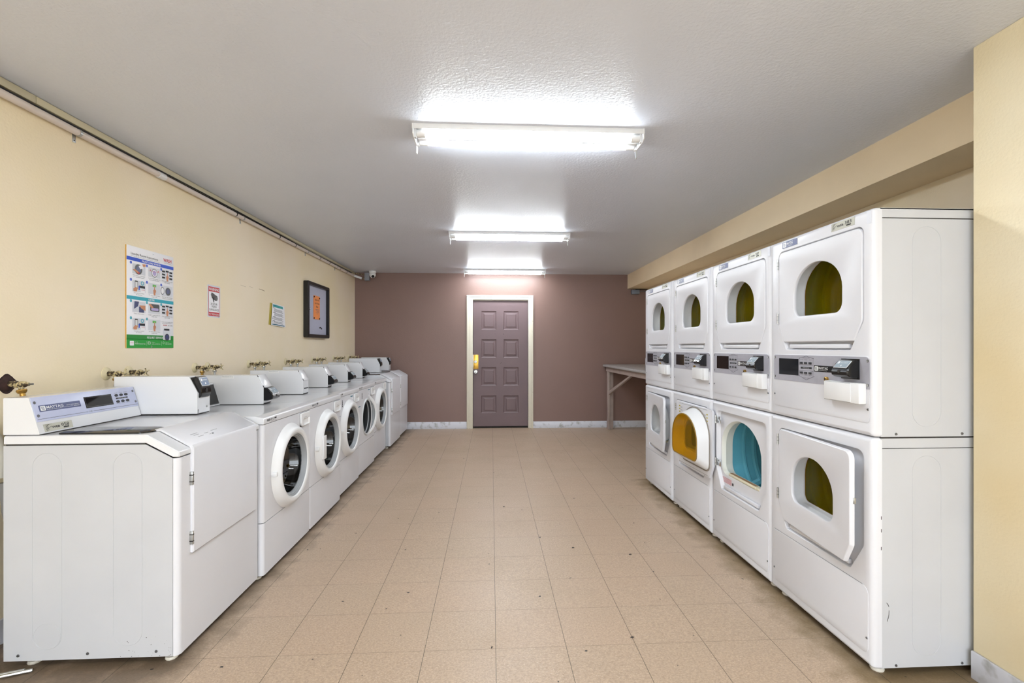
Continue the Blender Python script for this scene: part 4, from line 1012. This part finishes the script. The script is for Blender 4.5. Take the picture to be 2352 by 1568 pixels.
    washer_icon(cxs[0]-.01, b0+.055, .032); m.poly(g, [(.23*Wd, -(b0+.02)*Hh), (.31*Wd, -(b0+.0)*Hh), (.33*Wd, -(b0+.035)*Hh), (.26*Wd, -(b0+.05)*Hh)], PAPER, .0011); m.poly(g, [(.30*Wd, -(b0-.005)*Hh), (.37*Wd, -(b0-.012)*Hh), (.37*Wd, -(b0+.012)*Hh), (.32*Wd, -(b0+.02)*Hh)], SKIN, .0013); m.poly(g, [(.11*Wd, -(b0+.065)*Hh), (.16*Wd, -(b0+.06)*Hh), (.25*Wd, -(b0+.085)*Hh), (.22*Wd, -(b0+.1)*Hh)], SKIN, .0013); m.disc(g, .23*Wd, -(b0+.09)*Hh, .006, REDI, .0015, 10)
    washer_icon(cxs[1], b0+.058, .027, False); m.line(g, [((cxs[1]-.13)*Wd, -(b0+.045)*Hh), ((cxs[1]+.12)*Wd, -(b0+.045)*Hh)], .0012, REDI, .0012)
    for a in (-.09, .08): m.disc(g, (cxs[1]+a)*Wd, -(b0+.035)*Hh, .004, REDI, .0012, 8)
    keypad(cxs[2], b0)
    cap(cxs[0], b0+.122, 'Add 1/8 cup of detergent', 'or 1 pod inside washer'); cap(cxs[1], b0+.122, 'Load clothes loosely and', 'nearly below Max fill line'); cap(cxs[2], b0+.122, 'Select temperature and', 'fabric settings')
    for i, cx_ in enumerate(cxs): num((.08, .40, .71)[i], b0+.0, str(i+1), BLUEI)
    b0 = .330
    for cx_ in cxs: cell(cx_, b0+.0, b0+.112)
    phone(cxs[0], b0-.008); start(cxs[1], b0); washer_icon(cxs[2]+.02, b0+.06, .027); m.disc(g, (cxs[2]-.11)*Wd, -(b0+.06)*Hh, .018, GREYINK, c1, 16, .026); m.disc(g, (cxs[2]-.11)*Wd, -(b0+.06)*Hh, .014, PAPER, c2, 16, .021)
    cap(cxs[0], b0+.128, 'Use payment method', 'on machine'); cap(cxs[1], b0+.128, 'To start, press items', 'setting or start'); cap(cxs[2], b0+.128, 'After use, clean machine', 'and keep fresh with door ajar')
    for i in range(3): num((.08, .40, .71)[i], b0+.0, str(i+4), BLUEI)
    # dryer steps
    b0 = .535
    for cx_ in cxs: cell(cx_, b0+.003, b0+.11)
    m.poly(g, [((cxs[0]-.10)*Wd, -(b0+.08)*Hh), ((cxs[0]-.02)*Wd, -(b0+.05)*Hh), ((cxs[0]+.0)*Wd, -(b0+.003)*Hh), ((cxs[0]-.09)*Wd, -(b0+.003)*Hh)], NAVY, c1); m.poly(g, [(cxs[0]*Wd, -(b0+.11)*Hh), ((cxs[0]+.1)*Wd, -(b0+.11)*Hh), ((cxs[0]+.1)*Wd, -(b0+.06)*Hh), (cxs[0]*Wd, -(b0+.05)*Hh)], NAVY, c1); m.poly(g, [((cxs[0])*Wd, -(b0+.04)*Hh), ((cxs[0]+.13)*Wd, -(b0+.035)*Hh), ((cxs[0]+.13)*Wd, -(b0+.09)*Hh), ((cxs[0]+.05)*Wd, -(b0+.07)*Hh)], SKIN, c2)
    m.poly(g, rpoly([((cxs[1]-.09)*Wd, -(b0+.085)*Hh), ((cxs[1]+.11)*Wd, -(b0+.085)*Hh), ((cxs[1]+.11)*Wd, -(b0+.01)*Hh), ((cxs[1]-.09)*Wd, -(b0+.01)*Hh)], .01), DKGREY, c1); m.poly(g, rpoly([((cxs[1]-.07)*Wd, -(b0+.078)*Hh), ((cxs[1]+.09)*Wd, -(b0+.078)*Hh), ((cxs[1]+.09)*Wd, -(b0+.05)*Hh), ((cxs[1]-.07)*Wd, -(b0+.05)*Hh)], .006), PURP, c2); m.poly(g, [((cxs[1]-.13)*Wd, -(b0+.015)*Hh), ((cxs[1]-.08)*Wd, -(b0+.01)*Hh), ((cxs[1]-.02)*Wd, -(b0+.045)*Hh), ((cxs[1]-.06)*Wd, -(b0+.055)*Hh)], SKIN, .0009)
    keypad(cxs[2], b0+.005)
    cap(cxs[0], b0+.128, 'Clean lint screen', ' '); cap(cxs[1], b0+.128, 'Load 1 wash load and', 'close door'); cap(cxs[2], b0+.128, 'Select temperature and', 'fabric settings')
    for i in range(3): num((.08, .40, .71)[i], b0+.003, str(i+1), CYANI)
    b0 = .705
    for cx_ in cxs[:2]: cell(cx_, b0+.0, b0+.112)
    phone(cxs[0], b0-.006); start(cxs[1], b0)
    cap(cxs[0], b0+.130, 'Use payment method', 'on machine'); cap(cxs[1], b0+.130, 'To start, press items', 'setting or start')
    num(.08, b0, '4', CYANI); num(.40, b0, '5', CYANI)
    T('To submit a service request, simply', .84, b0+.02, .008, INK, w=.28); T('report the 6 digit machine ID', .84, b0+.034, .008, INK, w=.22)
    T('WASH', .80, b0+.058, .014, REDI, w=.09, bold=.02); T('ABC 123456', .92, b0+.058, .011, INK, w=.11)
    B(.755, .80, .93, .912, PALE, c1); B(.775, .792, .90, .812, INK, c2); m.disc(g, .845*Wd, -.884*Hh, .023, DKGREY, .0009, 20); m.disc(g, .845*Wd, -.884*Hh, .017, NAVY, .0012, 20)
    m.poly(g, rpoly([(.06*Wd, -.975*Hh), (.14*Wd, -.975*Hh), (.14*Wd, -.930*Hh), (.06*Wd, -.930*Hh)], .004), PAPER, c1); T('WASH', .10, .952, .008, REDI, w=.06, c=.0009)
    T('Use the', .16, .945, .010, WHITE, 'l'); T('WASH-Connect App', .16, .963, .012, WHITE, 'l', .21, .01); T('Online at', .50, .945, .010, WHITE, 'l'); T('wash.com/service', .50, .963, .012, WHITE, 'l', .19, .01); T('Call us at', .81, .945, .010, WHITE, 'l'); T('800.342.5932', .81, .963, .012, WHITE, 'l', .14, .01)
    B(.42, .935, .475, .962, WHITE, c1); B(.43, .94, .465, .957, GREENI, c2); m.ring(g, .765*Wd, -.945*Hh, .008, .002, WHITE, c1, 14)
    for a in (.395, .72): B(a, .93, a+.003, .975, WHITE, c1)
    m.build('sheet', t)
poster()
def warning():
    t = thing('warning_sign', 'small red and white video surveillance warning sign on the cream wall', 'sign', (XL, 3.783, 1.529)); f = Fr((0, 0, 0), Y_, Z_); Wd, Hh = .171, .246
    m = MB(); m.prism(f, rpoly(rect(0, 0, Wd, Hh), .008), 0, .002, PALE); g = f.at(0, 0, .0022)
    R = lambda a0, b0, a1, b1, mt, c: m.poly(g, rect(a0*Wd, b0*Hh, a1*Wd, b1*Hh), mt, c)
    R(.07, .04, .94, .95, REDI, 0); R(.10, .16, .91, .80, PAPER, .0003)
    m.text(g, 'WARNING', .5*Wd, .835*Hh, .085*Hh, WHITE, .0004, 'c', .80*Wd, .02)
    m.text(g, 'NO TRESPASSING', .5*Wd, .07*Hh, .055*Hh, WHITE, .0004, 'c', .80*Wd, .01)
    for s_, b, w_ in (('24 HOUR', .385, .52), ('VIDEO', .305, .40), ('SURVEILLANCE', .205, .76)): m.text(g, s_, .5*Wd, b*Hh, .065*Hh, INK, .0006, 'c', w_*Wd, .01)
    m.poly(g, [(.25*Wd, .70*Hh), (.30*Wd, .77*Hh), (.36*Wd, .77*Hh), (.76*Wd, .68*Hh), (.80*Wd, .60*Hh), (.74*Wd, .53*Hh), (.58*Wd, .53*Hh), (.33*Wd, .60*Hh)], BLACK, .0006)
    m.disc(g, .67*Wd, .60*Hh, .07*Wd, GREYINK, .0009, 16, .065*Hh); m.line(g, [(.42*Wd, .60*Hh), (.44*Wd, .54*Hh), (.49*Wd, .49*Hh)], .010, INK, .0006)
    m.text(g, 'SIGN', .85*Wd, .012*Hh, .02*Hh, INK, .0004, 'c', .1*Wd)
    for a, b in ((.05, .96), (.95, .04)): m.disc(g, a*Wd, b*Hh, .003, SCREWM, .0004, 8)
    m.build('plate', t)
warning()
def flyer():
    t = thing('notice_sheet', 'curling white sheet with a teal header taped beside the framed board', 'notice', (XL, 4.83, 1.515))
    def sheet(mt, a0, b0, cu, off, strips):
        m = MB(); Wd, Hh = .30, .215; N_ = 12
        def P(a, b, c=0):       # curled: leans, lifts off the wall towards the middle
            x = .004+off+cu*(.012*math.sin(PI*b)*math.sin(PI*a)+.012*a*(1-b))+c
            return V((x, a0+a*Wd+.025*b*(1-a)*0+.03*b*(1-a), b0+b*Hh-.012*a))
        vs = []; fs = []
        for i in range(N_+1):
            for j in range(N_+1): vs.append(P(i/N_, j/N_))
        for i in range(N_):
            for j in range(N_): k = i*(N_+1)+j; fs.append((k, k+N_+1, k+N_+2, k+1))
        m.add(vs, fs, mt)
        for a_, b_, c_, d_, mm in strips:
            n = 6; vs = [P(a_+(c_-a_)*k/n, bb, .0006) for bb in (b_, d_) for k in range(n+1)]
            m.add(vs, [(k, k+1, n+2+k, n+1+k) for k in range(n)], mm)
        return m
    st = [(.05, .84, .86, .96, TEALI), (.06, .91, .30, .93, TEALD), (.06, .03, .93, .07, TEALD)]
    for b in (.79, .58, .39, .20): st.append((.06, b, .22, b+.02, INK))
    for b0, n in ((.63, 4), (.45, 4), (.26, 4), (.11, 3)):
        for k in range(n): st.append((.14 if b0 < .5 else .1, b0+.035*k, .82-.1*(k % 2), b0+.035*k+.015, GREYINK))
    for b in (.33, .28, .13): st.append((.06, b, .10, b+.03, INK))
    sheet(LABY, -.04, .002, .1, -.003, []).build('old_sheet', t, label='yellowed older sheet underneath')
    sheet(PAPER, 0, 0, 1, .003, st).build('sheet', t)
flyer()
def board():
    t = thing('notice_board', 'black framed glazed notice board on the cream wall', 'notice board', (XL, 5.66, 1.412)); f = Fr((0, 0, 0), Y_, Z_); Wd, Hh, dp, fw = .735, .655, .055, .04
    m = MB(); o = rpoly(rect(0, 0, Wd, Hh), .02, 0, 5); i = rpoly(rect(fw, fw, Wd-fw, Hh-fw), .003, 0, 5)
    A = lambda p, c: [f(a, b, c) for a, b in p]
    m.loft([A(o, 0), A(o, dp-.006), A(rpoly(rect(0, 0, Wd, Hh), .02, .005, 5), dp)], BFRAME); m.holes(A(rpoly(rect(0, 0, Wd, Hh), .02, .005, 5), dp), [A(i, dp)], BFRAME); m.loft([A(i, dp), A(i, .02)], BFRAME)
    m.build('frame', t)
    m = MB(); m.fbox(f, fw-.005, fw-.005, .004, Wd-fw+.005, Hh-fw+.005, .022, PANEL); m.line(f, [(fw+.008, fw+.008), (fw+.008, Hh-fw-.008)], .004, WHITE, .0224); m.build('backing_board', t, label='pale lavender backing board')
    m = MB(); m.lathe([(.011, 0), (.011, .006), (.006, .008), (.001, .006)], f(fw-.006, .33, dp), f.n, CHROME, 14); m.disc(f, fw-.006, .33, .005, WHITE, dp+.0085, 10); m.build('lock', t, label='small bright lock')
    n = thing('orange_notice', 'orange paper notice pinned inside the black framed board', 'notice', (XL+.024, 5.66+.245, 1.412+.225)); m = MB(); w, h_ = .215, .285
    m.fbox(f, 0, 0, 0, w, h_, .001, ORANGE); g = f.at(0, 0, .0012)
    for s_, b, wd in (('Office Has', .225, .15), ('Card Value', .185, .155), ('Sale', .145, .07)): m.text(g, s_, w*.55, b, .022, INK, .0004, 'c', wd, .005)
    for k, wd in enumerate((.12, .09, .10, .04)): m.line(g, [(w*.58-wd/2, .12-.017*k), (w*.58+wd/2, .12-.017*k)], .005, REDI if False else GREYINK, .0004)
    m.build('paper', n)
    for k, (a, b) in enumerate(((.245+.018, .225+.268), (.245+.197, .225+.262), (.245+.018, .225+.012), (.245+.197, .225+.012), (.46, .128), (.49, .130), (.52, .118))):
        m = MB(); m.lathe([(.009, 0), (.009, .005), (.007, .007), (.001, .0075)], (0, 0, 0), X_, BLACK, 12)
        lab = ['black magnet on the upper left corner of the orange notice', 'black magnet on the upper right corner of the orange notice', 'black magnet on the lower left corner of the orange notice', 'black magnet on the lower right corner of the orange notice', 'left one of three spare black magnets low on the framed board', 'middle one of three spare black magnets low on the framed board', 'right one of three spare black magnets low on the framed board'][k]
        tag(m.build('magnet', loc=(XL+(.0255 if k < 4 else .0222), 5.66+a, 1.412+b)), lab, 'magnet', 'black magnets in the notice board')
board()

# ------------------------------------------------------------------ folding counter at the back right
fc = thing('folding_counter', 'speckled grey laminate folding counter on a taupe wooden frame in the back right corner', 'counter', (1.80, 4.70, 0))
m = MB(); m.box((0, 0, .985), (.728, 3.045, 1.022), LAM, .010, 3); m.build('countertop', fc, label='speckled grey laminate top')
m = MB(); m.box((.04, .05, .915), (.075, 3.0, .985), WOODT, .002); m.box((.04, 2.97, .915), (.70, 3.0, .985), WOODT, .002); m.build('apron', fc)
for y in (2.86, .10):
    m = MB(); m.box((.045, y, 0), (.075, y+.09, .985), WOODT, .002); m.box((.075, y+.03, 0), (.135, y+.06, .915), WOODT, .002); m.build('leg', fc)
m = MB(); g = Fr((.05, 0, 0), Y_, Z_); m.prism(g, [(1.62, .915), (1.70, .915), (2.88, .60), (2.88, .545)], 0, .03, WOODT); m.build('brace', fc, label='diagonal wooden brace')
hb = thing('countertop_box', 'small grey clear plastic holder standing on the counter beside the farthest dryer', 'box', (1.835, 5.56, 1.022))
m = MB(); 
for lo, hi in (((0, 0, 0), (.10, .13, .004)), ((0, 0, 0), (.004, .13, .145)), ((.096, 0, 0), (.10, .13, .145)), ((0, 0, 0), (.10, .004, .145)), ((0, .126, 0), (.10, .13, .145))): m.box(lo, hi, mat('grey translucent plastic', '8d8a8c', .3) if 'grey translucent plastic' not in bpy.data.materials else bpy.data.materials['grey translucent plastic'])
m.build('holder', hb)
m = MB(); m.box((.015, .015, .004), (.085, .115, .15), PAPER, .004); m.build('paper_stack', hb)

# ------------------------------------------------------------------ small litter on the floor
LG = 'specks of litter on the tile floor'
lit = [((955, 1342), 'dark'), ]
pts = [(.095, 3.93, 'd', 'dark scrap beside the middle tile joint in mid floor'), (.52, 3.10, 'd', 'black speck right of the middle joint, halfway down the room'), (.86, 2.98, 'd', 'black speck nearest the open teal dryer')]
ob0 = None
for k, (x, y, c, lab) in enumerate(pts):
    m = MB(); m.tube([(0, 0, .003), (.006, .004, .004), (.016, .003, .003)], [.0018, .0032, .0015], INK, 6)
    o = m.build('litter_scrap', loc=(x, y, 0)); tag(o, lab, 'litter', LG)
for k, (x, y, a, l, lab) in enumerate([(-.71, 1.855, .5, .03, 'dark sliver of litter on the near floor left of centre'), (-.655, 1.80, .9, .045, 'larger dark smear of litter on the near left floor'), (.0, 2.085, 1.2, .014, 'dark sliver just beside the middle joint on the near floor'), (.62, 2.13, .1, .018, 'brown curl of litter on the near floor right of centre')]):
    m = MB(); m.tube([(0, 0, .0025), (l*.5*math.cos(a), l*.5*math.sin(a), .004), (l*math.cos(a), l*math.sin(a), .002)], [.001, .0028, .001], INK, 6)
    tag(m.build('litter_scrap', loc=(x, y, 0)), lab, 'litter', LG)
